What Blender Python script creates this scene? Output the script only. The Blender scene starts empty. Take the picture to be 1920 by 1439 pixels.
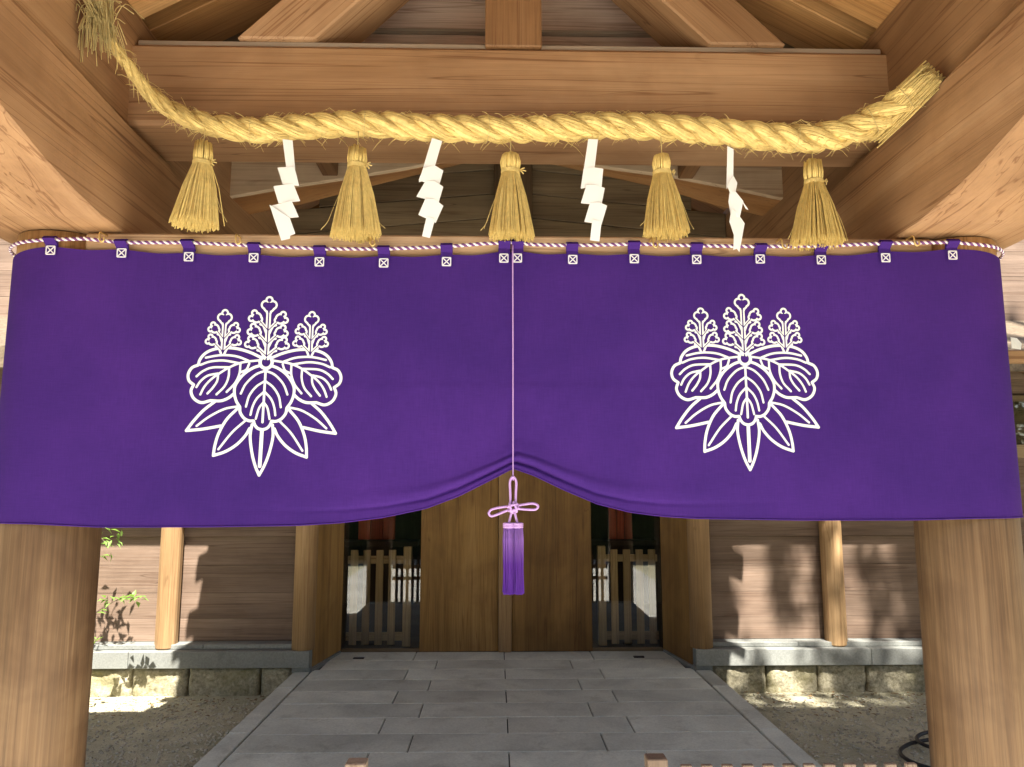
import bpy, bmesh, math, random
import numpy as np
from mathutils import Vector, Matrix, noise as mnoise

random.seed(7)
rng = np.random.default_rng(11)
S = bpy.context.scene
COL = S.collection
R = math.radians

# ------------------------------------------------------------------ camera, sky, sun, exposure
cam_d = bpy.data.cameras.new('camera')
cam_d.sensor_width = 36.0
cam_d.lens = 26.25
cam_d.clip_start = 0.05
cam_d.clip_end = 600
cam = bpy.data.objects.new('camera', cam_d)
COL.objects.link(cam)
cam.location = (-0.07, 0.0, 1.6)
cam.rotation_euler = (R(90 + 7.628), 0, R(-1.2167))
S.camera = cam

SUN_X, SUN_Y = 0.120, -0.625                      # towards the sun, per metre of height
sun_len = math.sqrt(SUN_X ** 2 + SUN_Y ** 2 + 1)
sun_el = math.asin(1 / sun_len)
sun_rot = math.atan2(SUN_X, SUN_Y)
world = bpy.data.worlds.new('World')
S.world = world
world.use_nodes = True
wn = world.node_tree.nodes
wl = world.node_tree.links
bg = wn['Background']
sky = wn.new('ShaderNodeTexSky')
sky.sky_type = 'NISHITA'
sky.sun_disc = False
sky.sun_elevation = sun_el
sky.sun_rotation = sun_rot
sky.air_density = 1.0
sky.dust_density = 2.0
wl.new(sky.outputs[0], bg.inputs[0])
bg.inputs[1].default_value = 0.06

sd = bpy.data.lights.new('sun', 'SUN')
sd.energy = 5.0
sd.angle = R(0.53)
sd.color = (1.0, 0.94, 0.84)
sun = bpy.data.objects.new('sun', sd)
COL.objects.link(sun)
sun.rotation_euler = Vector((SUN_X, SUN_Y, 1)).to_track_quat('Z', 'Y').to_euler()
sun.location = (3, -10, 20)

S.view_settings.view_transform = 'Standard'
S.view_settings.look = 'None'
S.view_settings.gamma = 1.0
S.view_settings.use_curve_mapping = False
S.view_settings.exposure = 2.12
S.render.engine = 'CYCLES'
S.cycles.use_denoising = True
S.cycles.max_bounces = 10
S.cycles.diffuse_bounces = 6
S.cycles.transparent_max_bounces = 12
S.cycles.sample_clamp_indirect = 8

# ------------------------------------------------------------------ helpers: objects
WLOC = {}


def link(name, mesh, loc, parent=None, rot=None, label=None, cat=None, group=None, kind=None):
    o = bpy.data.objects.new(name, mesh)
    COL.objects.link(o)
    loc = Vector(loc)
    WLOC[o] = loc
    if parent is not None:
        o.parent = parent
        o.location = loc - WLOC[parent]
    else:
        o.location = loc
    if rot is not None:
        o.rotation_euler = rot.to_euler()
    for k, v in (('label', label), ('category', cat), ('group', group), ('kind', kind)):
        if v:
            o[k] = v
    return o


def thing(name, loc, label=None, cat=None, group=None, kind=None):
    return link(name, None, loc, None, None, label, cat, group, kind)


def mesh(name, verts, faces, mat, smooth=False, uvs=None):
    m = bpy.data.meshes.new(name)
    m.from_pydata([tuple(v) for v in verts], [], faces)
    m.materials.append(mat)
    if smooth:
        m.polygons.foreach_set('use_smooth', [True] * len(m.polygons))
    if uvs is not None:
        ul = m.uv_layers.new(name='UVMap')
        li = np.empty(len(m.loops), dtype=np.int32)
        m.loops.foreach_get('vertex_index', li)
        ul.data.foreach_set('uv', np.asarray(uvs, dtype=np.float32)[li].ravel())
    m.update()
    return m


def from_bm(name, bm, mat, smooth=False):
    bmesh.ops.recalc_face_normals(bm, faces=bm.faces[:])
    m = bpy.data.meshes.new(name)
    bm.to_mesh(m)
    bm.free()
    m.materials.append(mat)
    if smooth:
        m.polygons.foreach_set('use_smooth', [True] * len(m.polygons))
    return m


def world_obj(name, verts, faces, mat, parent, rot=None, bevel=0.0, smooth=False, **kw):
    """solid given in world coordinates; its own axes follow rot so that the grain runs along local X"""
    vs = [Vector(v) for v in verts]
    c = sum(vs, Vector()) / len(vs)
    inv = rot.transposed() if rot is not None else None
    loc = [(inv @ (v - c)) if inv else (v - c) for v in vs]
    bm = bmesh.new()
    bv = [bm.verts.new(v) for v in loc]
    for f in faces:
        bm.faces.new([bv[i] for i in f])
    bmesh.ops.recalc_face_normals(bm, faces=bm.faces[:])
    if bevel:
        ed = [e for e in bm.edges if len(e.link_faces) == 2 and e.calc_face_angle(0) > 0.5]
        bmesh.ops.bevel(bm, geom=ed, offset=bevel, segments=1, affect='EDGES', clamp_overlap=True)
    return link(name, from_bm(name, bm, mat, smooth), c, parent, rot, **kw)


BOXF = [(0, 1, 3, 2), (4, 6, 7, 5), (0, 4, 5, 1), (2, 3, 7, 6), (0, 2, 6, 4), (1, 5, 7, 3)]


def box(name, x, y, z, mat, parent, bevel=0.005, rot=None, jit=0.0, **kw):
    vs = [(a, b, c) for a in x for b in y for c in z]
    if jit:
        vs = [tuple(k + random.uniform(-jit, jit) for k in v) for v in vs]
    return world_obj(name, vs, BOXF, mat, parent, rot, bevel, **kw)


def prism(name, pts, axis, a, b, mat, parent, rot=None, bevel=0.006, pts_b=None, **kw):
    """outline extruded along an axis from a to b; axis 'y': pts are (x,z); 'x': (y,z); 'z': (x,y)"""
    def at(p, t):
        return {'y': (p[0], t, p[1]), 'x': (t, p[0], p[1]), 'z': (p[0], p[1], t)}[axis]
    n = len(pts)
    pb = pts_b or pts
    vs = [at(p, a) for p in pts] + [at(p, b) for p in pb]
    fs = [tuple(range(n)), tuple(range(2 * n - 1, n - 1, -1))]
    fs += [(i, (i + 1) % n, n + (i + 1) % n, n + i) for i in range(n)]
    return world_obj(name, vs, fs, mat, parent, rot, bevel, **kw)


def cylinder(name, x, y, z0, z1, r, mat, parent, n=40, rtop=None, rings=1, **kw):
    rtop = r if rtop is None else rtop
    vs, fs = [], []
    for k in range(rings + 1):
        t = k / rings
        rr = r + (rtop - r) * t
        for i in range(n):
            a = 2 * math.pi * i / n
            vs.append((rr * math.cos(a), rr * math.sin(a), (t - .5) * (z1 - z0)))
    for k in range(rings):
        for i in range(n):
            j = (i + 1) % n
            fs.append((k * n + i, k * n + j, (k + 1) * n + j, (k + 1) * n + i))
    fs.append(tuple(range(n - 1, -1, -1)))
    fs.append(tuple(range(rings * n, rings * n + n)))
    m = mesh(name, vs, fs, mat)
    for p in m.polygons:
        p.use_smooth = len(p.vertices) == 4
    return link(name, m, (x, y, (z0 + z1) / 2), parent, **kw)


class Tubes:
    """many tubes gathered into one mesh, with UVs (u metres along, v around)"""
    def __init__(self):
        self.v, self.f, self.uv = [], [], []

    def add(self, path, radius, n=5, cap=True, u0=0.0, squash=1.0):
        P = np.asarray(path, float)
        k = len(P)
        rad = np.full(k, radius) if np.isscalar(radius) else np.asarray(radius, float)
        T = np.gradient(P, axis=0)
        T /= np.linalg.norm(T, axis=1)[:, None] + 1e-12
        ref = np.array([0, 1, 0.]) if abs(T[0][1]) < .9 else np.array([1., 0, 0])
        A = np.empty_like(P)
        a = np.cross(T[0], ref)
        a /= np.linalg.norm(a)
        for i in range(k):
            a = a - T[i] * (a @ T[i])
            a /= np.linalg.norm(a) + 1e-12
            A[i] = a
        B = np.cross(T, A)
        b0 = len(self.v)
        L = np.concatenate([[0], np.cumsum(np.linalg.norm(np.diff(P, axis=0), axis=1))]) + u0
        ang = 2 * np.pi * np.arange(n) / n
        for i in range(k):
            ring = P[i] + rad[i] * (np.cos(ang)[:, None] * A[i] + squash * np.sin(ang)[:, None] * B[i])
            self.v.extend(ring.tolist())
            self.uv.extend([(L[i], j / n) for j in range(n)])
        for i in range(k - 1):
            for j in range(n):
                jj = (j + 1) % n
                self.f.append((b0 + i * n + j, b0 + i * n + jj, b0 + (i + 1) * n + jj, b0 + (i + 1) * n + j))
        if cap:
            self.f.append(tuple(b0 + j for j in range(n - 1, -1, -1)))
            self.f.append(tuple(b0 + (k - 1) * n + j for j in range(n)))

    def build(self, name, mat, loc, parent, smooth=True, **kw):
        lv = np.asarray(self.v) - np.asarray(loc)
        return link(name, mesh(name, lv, self.f, mat, smooth, self.uv), loc, parent, **kw)


def smooth_path(pts, n=8):
    P = [np.asarray(p, float) for p in pts]
    P = [2 * P[0] - P[1]] + P + [2 * P[-1] - P[-2]]
    out = []
    for i in range(1, len(P) - 2):
        for k in range(n):
            t = k / n
            out.append(.5 * ((2 * P[i]) + (-P[i - 1] + P[i + 1]) * t + (2 * P[i - 1] - 5 * P[i] + 4 * P[i + 1] - P[i + 2]) * t * t
                             + (-P[i - 1] + 3 * P[i] - 3 * P[i + 1] + P[i + 2]) * t ** 3))
    out.append(P[-2])
    return np.array(out)


# ------------------------------------------------------------------ helpers: materials
def new_mat(name):
    m = bpy.data.materials.new(name)
    m.use_nodes = True
    nt = m.node_tree
    return m, nt.nodes, nt.links, nt.nodes['Principled BSDF']


def ramp(N, stops):
    r = N.new('ShaderNodeValToRGB')
    e = r.color_ramp.elements
    while len(e) < len(stops):
        e.new(.5)
    for el, (p, c) in zip(e, stops):
        el.position = p
        el.color = (*c, 1)
    return r


def math_node(N, Lk, op, a, b):
    n = N.new('ShaderNodeMath')
    n.operation = op
    for i, v in enumerate((a, b)):
        if isinstance(v, (int, float)):
            n.inputs[i].default_value = v
        else:
            Lk.new(v, n.inputs[i])
    return n.outputs[0]


def mixc(N, Lk, fac, a, b, blend='MIX'):
    n = N.new('ShaderNodeMix')
    n.data_type = 'RGBA'
    n.blend_type = blend
    for s, v in ((n.inputs[0], fac), (n.inputs[6], a), (n.inputs[7], b)):
        if isinstance(v, (int, float)):
            s.default_value = v
        elif isinstance(v, tuple):
            s.default_value = (*v, 1)
        else:
            Lk.new(v, s)
    return n.outputs[2]


def noise_tex(N, Lk, vec, scale, detail=4, rough=.55, dist=0.0):
    n = N.new('ShaderNodeTexNoise')
    n.inputs['Scale'].default_value = scale
    n.inputs['Detail'].default_value = detail
    n.inputs['Roughness'].default_value = rough
    n.inputs['Distortion'].default_value = dist
    if vec is not None:
        Lk.new(vec, n.inputs['Vector'])
    return n.outputs['Fac']


def coords(N, Lk, scale=(1, 1, 1), rand=True):
    tc = N.new('ShaderNodeTexCoord')
    mp = N.new('ShaderNodeMapping')
    mp.inputs['Scale'].default_value = scale
    if rand:
        oi = N.new('ShaderNodeObjectInfo')
        sc = N.new('ShaderNodeVectorMath')
        sc.operation = 'SCALE'
        cb = N.new('ShaderNodeCombineXYZ')
        cb.inputs[0].default_value = 31.7
        cb.inputs[1].default_value = 17.3
        cb.inputs[2].default_value = 53.1
        Lk.new(cb.outputs[0], sc.inputs[0])
        Lk.new(oi.outputs['Random'], sc.inputs['Scale'])
        ad = N.new('ShaderNodeVectorMath')
        ad.operation = 'ADD'
        Lk.new(tc.outputs['Object'], ad.inputs[0])
        Lk.new(sc.outputs[0], ad.inputs[1])
        Lk.new(ad.outputs[0], mp.inputs['Vector'])
        return mp.outputs[0], tc, ad.outputs[0], oi
    Lk.new(tc.outputs['Object'], mp.inputs['Vector'])
    return mp.outputs[0], tc, tc.outputs['Object'], None


def wood(name, axis, dark, mid, light, rough=.62, fine=1.0, blotch=.35, bump=.25, tone=.17, lines=0.6, figure=5.0, along=.38, checks=.8):
    """planed timber: broad figure along the grain, fine pores, tonal blotches, faint dark growth lines"""
    m, N, Lk, P = new_mat(name)
    i = 'xyz'.index(axis)

    def sc(along, across):
        return tuple(along if k == i else across for k in range(3))
    v1, tc, raw, oi = coords(N, Lk, sc(along, figure))

    def mapped(s):
        mp = N.new('ShaderNodeMapping')
        mp.inputs['Scale'].default_value = s
        Lk.new(raw, mp.inputs['Vector'])
        return mp.outputs[0]
    fig = noise_tex(N, Lk, v1, 1.0, 5, .55, .7)
    col = ramp(N, [(.28, dark), (.5, mid), (.74, light)])
    Lk.new(fig, col.inputs[0])
    pores = noise_tex(N, Lk, mapped(sc(2.6, 120)), 1.0, 4, .65, .3)
    pr = ramp(N, [(.3, (.62, .6, .58)), (.55, (1, 1, 1)), (.8, (1.12, 1.1, 1.06))])
    Lk.new(pores, pr.inputs[0])
    c = mixc(N, Lk, .75 * fine, col.outputs[0], pr.outputs[0], 'MULTIPLY')
    # growth lines: thin dark streaks
    gl = noise_tex(N, Lk, mapped(sc(.22, 17)), 1.0, 2, .5, .9)
    gr = ramp(N, [(.472, (1, 1, 1)), (.49, (.50, .38, .30)), (.512, (1, 1, 1))])
    Lk.new(gl, gr.inputs[0])
    c = mixc(N, Lk, lines, c, gr.outputs[0], 'MULTIPLY')
    # drying checks: a few long hair cracks
    ck = noise_tex(N, Lk, mapped(sc(.5, 10)), 1.0, 1, .4, .25)
    kr = ramp(N, [(.4935, (1, 1, 1)), (.498, (.28, .2, .15)), (.5025, (1, 1, 1))])
    Lk.new(ck, kr.inputs[0])
    km = noise_tex(N, Lk, mapped(sc(.9, 2.2)), 1.0, 2, .5)
    kq = ramp(N, [(.54, (0, 0, 0)), (.62, (1, 1, 1))])
    Lk.new(km, kq.inputs[0])
    c = mixc(N, Lk, math_node(N, Lk, 'MULTIPLY', kq.outputs[0], checks), c, mixc(N, Lk, 1.0, c, kr.outputs[0], 'MULTIPLY'))
    bl = noise_tex(N, Lk, mapped((1.1, 1.1, 1.1)), 1.6, 4, .6, .4)
    br = ramp(N, [(.3, (.55, .47, .42)), (.55, (1, 1, 1)), (.8, (1.15, 1.12, 1.05))])
    Lk.new(bl, br.inputs[0])
    c = mixc(N, Lk, blotch, c, br.outputs[0], 'MULTIPLY')
    # each timber has its own tone
    tr = ramp(N, [(0, (1 - tone * 1.6, 1 - tone * 1.8, 1 - tone * 2)), (1, (1 + tone, 1 + tone, 1 + tone))])
    Lk.new(oi.outputs['Random'], tr.inputs[0])
    c = mixc(N, Lk, 1.0, c, tr.outputs[0], 'MULTIPLY')
    Lk.new(c, P.inputs['Base Color'])
    rr = N.new('ShaderNodeMapRange')
    rr.inputs[3].default_value = rough - .1
    rr.inputs[4].default_value = rough + .15
    Lk.new(pores, rr.inputs[0])
    Lk.new(rr.outputs[0], P.inputs['Roughness'])
    P.inputs['Specular IOR Level'].default_value = .35
    bp = N.new('ShaderNodeBump')
    bp.inputs['Strength'].default_value = bump
    bp.inputs['Distance'].default_value = .004
    Lk.new(math_node(N, Lk, 'ADD', pores, fig), bp.inputs['Height'])
    Lk.new(bp.outputs[0], P.inputs['Normal'])
    return m


def stone(name, dark, light, scale=40, rough=.75, bump=.4, patch=(1.3, .35), moss=None, rand=True, tone=.1):
    m, N, Lk, P = new_mat(name)
    v, tc, raw, oi = coords(N, Lk, (1, 1, 1), True)
    g = noise_tex(N, Lk, v, scale, 6, .7)
    cr = ramp(N, [(.32, dark), (.68, light)])
    Lk.new(g, cr.inputs[0])
    b = noise_tex(N, Lk, v, patch[0], 5, .6, .5)
    br = ramp(N, [(.3, (.6, .6, .58)), (.7, (1.15, 1.14, 1.1))])
    Lk.new(b, br.inputs[0])
    c = mixc(N, Lk, patch[1] * 2, cr.outputs[0], br.outputs[0], 'MULTIPLY')
    st_ = noise_tex(N, Lk, v, 4.5, 9, .72, .3)
    sr = ramp(N, [(.34, (.72, .71, .68)), (.46, (1, 1, 1))])
    Lk.new(st_, sr.inputs[0])
    c = mixc(N, Lk, .7, c, sr.outputs[0], 'MULTIPLY')
    if moss:
        ms = noise_tex(N, Lk, v, 3.0, 6, .65, .6)
        mr = ramp(N, [(.5, (0, 0, 0)), (.72, (1, 1, 1))])
        Lk.new(ms, mr.inputs[0])
        c = mixc(N, Lk, mr.outputs[0], c, moss)
    tr = ramp(N, [(0, (1 - tone * 1.4,) * 3), (1, (1 + tone,) * 3)])
    Lk.new(oi.outputs['Random'], tr.inputs[0])
    c = mixc(N, Lk, 1.0, c, tr.outputs[0], 'MULTIPLY')
    Lk.new(c, P.inputs['Base Color'])
    P.inputs['Roughness'].default_value = rough
    P.inputs['Specular IOR Level'].default_value = .4
    bp = N.new('ShaderNodeBump')
    bp.inputs['Strength'].default_value = bump
    bp.inputs['Distance'].default_value = .01
    Lk.new(g, bp.inputs['Height'])
    Lk.new(bp.outputs[0], P.inputs['Normal'])
    return m


def plain(name, col, rough=.6, metal=0.0, spec=.4, var=.0, vscale=20):
    m, N, Lk, P = new_mat(name)
    P.inputs['Roughness'].default_value = rough
    P.inputs['Metallic'].default_value = metal
    P.inputs['Specular IOR Level'].default_value = spec
    if var:
        v, tc, raw, oi = coords(N, Lk)
        g = noise_tex(N, Lk, v, vscale, 4, .6)
        cr = ramp(N, [(.3, tuple(k * (1 - var) for k in col)), (.7, tuple(min(1, k * (1 + var)) for k in col))])
        Lk.new(g, cr.inputs[0])
        Lk.new(cr.outputs[0], P.inputs['Base Color'])
    else:
        P.inputs['Base Color'].default_value = (*col, 1)
    return m


def straw(name, col, tip=None):
    m, N, Lk, P = new_mat(name)
    uv = N.new('ShaderNodeTexCoord')
    mp = N.new('ShaderNodeMapping')
    mp.inputs['Scale'].default_value = (14, 16, 1)
    Lk.new(uv.outputs['UV'], mp.inputs['Vector'])
    g = noise_tex(N, Lk, mp.outputs[0], 1.0, 4, .6, .3)
    ob = noise_tex(N, Lk, uv.outputs['Object'], 55, 3, .6)
    cr = ramp(N, [(.25, tuple(k * .66 for k in col)), (.5, col), (.75, tuple(min(.9, k * 1.25) for k in col))])
    Lk.new(g, cr.inputs[0])
    r2 = ramp(N, [(.3, (.8, .77, .68)), (.65, (1.1, 1.08, 1.02))])
    Lk.new(ob, r2.inputs[0])
    c = mixc(N, Lk, .7, cr.outputs[0], r2.outputs[0], 'MULTIPLY')
    Lk.new(c, P.inputs['Base Color'])
    P.inputs['Roughness'].default_value = .55
    P.inputs['Specular IOR Level'].default_value = .35
    bp = N.new('ShaderNodeBump')
    bp.inputs['Strength'].default_value = .8
    bp.inputs['Distance'].default_value = .004
    Lk.new(g, bp.inputs['Height'])
    Lk.new(bp.outputs[0], P.inputs['Normal'])
    return m


WB = ((.25, .135, .062), (.39, .228, .116), (.505, .32, .178))       # brown planed cypress
WX = wood('beam_wood_x', 'x', *WB, fine=.5, blotch=.55, lines=.8, figure=3.6)
WY = wood('beam_wood_y', 'y', *WB)
WZ = wood('post_wood_z', 'z', (.25, .13, .06), (.39, .22, .105), (.50, .30, .155), blotch=.4)
WPIL = wood('pillar_wood', 'z', (.135, .078, .036), (.18, .108, .052), (.225, .14, .07), blotch=1.0, bump=.35, lines=.35, fine=.8, figure=60, along=1.3)
WPILLIT = wood('lit_pillar_wood', 'z', (.38, .215, .095), (.54, .33, .155), (.64, .42, .22), blotch=.3, lines=.3, figure=40, along=1.3)  # lighter pillar wood with bounce light put into its colour
WTIE = wood('tie_wood', 'x', (.36, .22, .12), (.52, .345, .205), (.62, .44, .28), fine=.5, figure=4)
WROOF = wood('roof_board_wood', 'y', (.08, .052, .025), (.12, .08, .04), (.17, .115, .06))
WRED = wood('red_brown_board', 'x', (.46, .32, .25), (.60, .44, .35), (.68, .53, .43))
WPALEB = wood('pale_beam', 'x', (.55, .42, .28), (.70, .56, .39), (.76, .64, .47), fine=.5)
WGREY = wood('weathered_lath', 'x', (.36, .29, .22), (.45, .37, .29), (.52, .44, .35))
WDARK = wood('dark_gable_board', 'x', (.15, .11, .062), (.215, .162, .095), (.29, .225, .135))
WDARKZ = wood('dark_post', 'z', (.10, .065, .035), (.15, .1, .055), (.2, .14, .085))
WORANGE = wood('honey_wood', 'x', (.36, .18, .06), (.50, .27, .10), (.60, .36, .16))
WHALL = wood('hall_plank', 'x', (.125, .085, .06), (.19, .133, .098), (.265, .192, .145), blotch=.5, bump=.4, rough=.75, tone=.05)
WHALLY = wood('hall_plank_y', 'y', (.14, .085, .045), (.2, .125, .065), (.27, .175, .1), blotch=.45, bump=.3)
WHALLZ = wood('hall_post', 'z', (.27, .165, .075), (.39, .25, .125), (.5, .34, .185))
WDOOR = wood('door_board', 'z', (.19, .105, .03), (.31, .18, .055), (.40, .245, .085), blotch=.7)
WPALE = wood('pale_picket', 'z', (.45, .31, .13), (.60, .43, .20), (.70, .53, .28), blotch=.2)
WPALEX = wood('pale_rail', 'x', (.45, .31, .13), (.60, .43, .20), (.70, .53, .28), blotch=.2)
SLATE = stone('paving_slate', (.54, .565, .49), (.72, .745, .655), 70, .6, .18, (1.6, .4), tone=.12)
SILL = stone('ledge_stone', (.19, .20, .19), (.29, .30, .285), 70, .7, .15, (1.2, .25))
GRAN = stone('rough_granite', (.20, .18, .11), (.58, .53, .40), 34, .9, 1.0, (2.6, .4), moss=(.22, .2, .09))
PATHS = stone('approach_granite', (.62, .60, .55), (.80, .78, .73), 50, .85, .2, (.8, .2))
BLACK = plain('black_rubber', (.02, .02, .022), .45)
BRASS = plain('brass', (.75, .55, .22), .35, .8)
WHITE = plain('white_paper', (.82, .82, .80), .8, spec=.2)
PRINT = plain('white_print', (.80, .80, .80), .85, spec=.15)
STITCH = plain('white_thread', (.72, .70, .76), .8, spec=.2)
LILAC = plain('lilac_cord', (.50, .30, .62), .6, var=.12, vscale=300)
CORDW = plain('white_strand', (.78, .72, .74), .7, var=.06, vscale=300)
CORDP = plain('purple_strand', (.16, .05, .19), .7, var=.1, vscale=300)
STRAW = straw('rice_straw', (.80, .60, .235))
STRAWT = straw('tassel_straw', (.86, .645, .24))
STRAWD = straw('dry_straw_tuft', (.74, .60, .28))
ROOFB = plain('bark_roof', (.12, .09, .06), .9, var=.4, vscale=30)

# ------------------------------------------------------------------ ground
def ground_mat():
    m, N, Lk, P = new_mat('gravel_ground')
    tc = N.new('ShaderNodeTexCoord')
    v = tc.outputs['Object']
    g = noise_tex(N, Lk, v, 90, 6, .75)
    c = ramp(N, [(.3, (.42, .39, .26)), (.5, (.60, .56, .41)), (.72, (.74, .70, .55))])
    Lk.new(g, c.inputs[0])
    b = noise_tex(N, Lk, v, 2.2, 6, .65, .8)
    br = ramp(N, [(.3, (.55, .55, .5)), (.65, (1.1, 1.1, 1.05))])
    Lk.new(b, br.inputs[0])
    col = mixc(N, Lk, .7, c.outputs[0], br.outputs[0], 'MULTIPLY')
    ms = noise_tex(N, Lk, v, 1.1, 7, .7, .5)
    mr = ramp(N, [(.54, (0, 0, 0)), (.75, (.5, .5, .5))])
    Lk.new(ms, mr.inputs[0])
    col = mixc(N, Lk, mr.outputs[0], col, (.13, .14, .045))
    Lk.new(col, P.inputs['Base Color'])
    P.inputs['Roughness'].default_value = .95
    P.inputs['Specular IOR Level'].default_value = .2
    bp = N.new('ShaderNodeBump')
    bp.inputs['Strength'].default_value = .9
    bp.inputs['Distance'].default_value = .02
    Lk.new(g, bp.inputs['Height'])
    Lk.new(bp.outputs[0], P.inputs['Normal'])
    return m


GROUND = ground_mat()
gx = np.concatenate([[-150, -60, -25, -12], np.linspace(-7, 7, 113), [12, 25, 60, 150]])
gy = np.concatenate([[-150, -60, -25, -12], np.linspace(-6, 7.5, 109), [12, 25, 60, 150]])
gv = []
for y in gy:
    for x in gx:
        z = -.45 if y < 4.25 else (-.2 if y > 4.55 else -.45 + .25 * (y - 4.25) / .3)
        if abs(x) > 1.9 and 4.6 < y < 6.6 and abs(x) < 7:
            z += .018 * mnoise.noise(Vector((x * 1.7, y * 1.7, 0))) + .008 * mnoise.noise(Vector((x * 6, y * 6, 3)))
        if abs(x) <= 1.9 and 4.2 < y < 7.2:
            z = -.45
        gv.append((x, y, z))
nx = len(gx)
gf = [(j * nx + i, j * nx + i + 1, (j + 1) * nx + i + 1, (j + 1) * nx + i) for j in range(len(gy) - 1) for i in range(nx - 1)]
link('ground', mesh('ground', gv, gf, GROUND, True), (0, 0, 0), kind='structure', label='mossy gravel ground beside the paved porch floor')

path = thing('approach_path', (0, -6, -.45), 'pale granite approach path in front of the gate', kind='structure')
for k in range(24):
    y1 = 3.85 - k * .9
    for x0, x1 in ((-3.3, -1.1), (-1.1, 1.1), (1.1, 3.3)) if k % 2 else ((-3.3, -2.2), (-2.2, 0), (0, 2.2), (2.2, 3.3)):
        box('path_slab', (x0 + .004, x1 - .004), (y1 - .892, y1), (-.5, -.425), PATHS, path, .006)

# pebbles and fallen leaves on the gravel
tb_ = bmesh.new()
bmesh.ops.create_icosphere(tb_, subdivisions=1, radius=1)
ICO_V = np.array([v.co[:] for v in tb_.verts])
ICO_F = np.array([[v.index for v in f.verts] for f in tb_.faces])
tb_.free()
pv, pf = [], []
for side in (-1, 1):
    for _ in range(2300):
        x = side * random.uniform(1.85, 4.2)
        y = random.uniform(4.7, 6.66)
        r = random.uniform(.005, .015)
        z = -.197 + .018 * mnoise.noise(Vector((x * 1.7, y * 1.7, 0)))
        a = random.random() * 3.1
        q = ICO_V * np.array([r * 1.25, r * .95, r * .62]) * rng.uniform(.8, 1.2, (len(ICO_V), 1))
        q = np.column_stack([q[:, 0] * math.cos(a) - q[:, 1] * math.sin(a) + x, q[:, 0] * math.sin(a) + q[:, 1] * math.cos(a) + y, q[:, 2] + z])
        pf.append(ICO_F + len(ICO_V) * len(pv))
        pv.append(q)
link('gravel', mesh('gravel', np.concatenate(pv).tolist(), np.concatenate(pf).tolist(), stone('pebble', (.38, .35, .26), (.70, .66, .54), 60, .9, .3), True), (0, 0, 0), kind='stuff', label='loose pebbles scattered on the ground beside the porch')
lv, lf = [], []
for _ in range(260):
    side = random.choice((-1, 1))
    x, y = side * random.uniform(1.9, 4.0), 6.66 - abs(random.gauss(0, .35))
    if y < 5:
        continue
    s, a = random.uniform(.012, .03), random.random() * 6.3
    z = -.178 + .018 * mnoise.noise(Vector((x * 1.7, y * 1.7, 0)))
    ca, sa = math.cos(a) * s, math.sin(a) * s
    b = len(lv)
    lv += [(x - ca, y - sa, z), (x + sa * .45, y - ca * .45, z + .006), (x + ca, y + sa, z + .002), (x - sa * .45, y + ca * .45, z + .005)]
    lf.append((b, b + 1, b + 2, b + 3))
link('fallen_leaves', mesh('fallen_leaves', lv, lf, plain('dry_leaf', (.20, .12, .05), .8, var=.5)), (0, 0, 0), kind='stuff', label='dry brown leaves lying at the foot of the stone base')

mv, mf = [], []
for _ in range(900):
    x, y = -1.82 - abs(random.gauss(0, .06)), random.uniform(4.5, 5.75)
    r = random.uniform(.008, .022)
    b = len(mv)
    mv.append((x, y, -.185 + random.uniform(0, .012)))
    for k in range(6):
        mv.append((x + r * math.cos(k * 1.047), y + r * math.sin(k * 1.047), -.205))
    mf += [(b, b + 1 + k, b + 1 + (k + 1) % 6) for k in range(6)]
link('moss', mesh('moss', mv, mf, plain('moss', (.10, .13, .02), .95, var=.4, vscale=12), True), (0, 0, 0), kind='stuff', label='green moss growing along the left kerb of the porch floor')

# ------------------------------------------------------------------ paved platform
plat = thing('paved_platform', (0, 5.9, -.2), 'grey stone paved floor of the porch with kerb stones', kind='structure')
ys = [7.452, 7.115, 6.776, 6.438, 6.100, 5.762, 5.424, 5.086, 4.748, 4.41]
for r in range(9):
    cuts = [-1.652, -.825, .012, .838, 1.652] if r % 2 == 0 else [-1.652, -.598, .61, 1.652]
    if r < 2:
        cuts[0], cuts[-1] = -1.60, 1.60
    for a, b in zip(cuts[:-1], cuts[1:]):
        dz = random.uniform(-.0012, .0012)
        box('paving_stone', (a + .004, b - .004), (ys[r + 1] + .0025, ys[r] - .0025), (-.12, dz), SLATE, plat, .004)
for s in (-1, 1):
    y = 4.41
    for ln in (.72, 1.08, .49):
        box('kerb_stone', sorted((s * 1.662, s * 1.80)), (y + .002, y + ln - .002), (-.34, random.uniform(-.001, .001)), SLATE, plat, .006)
        y += ln
box('bedding', (-1.78, 1.78), (4.44, 7.46), (-.44, -.015), plain('joint_mortar', (.06, .06, .055), .9), plat, 0)
box('front_riser', (-1.80, 1.80), (4.34, 4.436), (-.45, -.03), SLATE, plat, .005)
for a, b in ((-1.8, -.6), (-.6, .62), (.62, 1.8)):
    box('step_stone', (a + .003, b - .003), (3.95, 4.335), (-.46, -.225), SLATE, plat, .008)
for x in (-1.33, 1.26):
    box('door_stop', (x - .05, x + .05), (7.16, 7.20), (.0, .012), BLACK, plat, .003)

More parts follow.
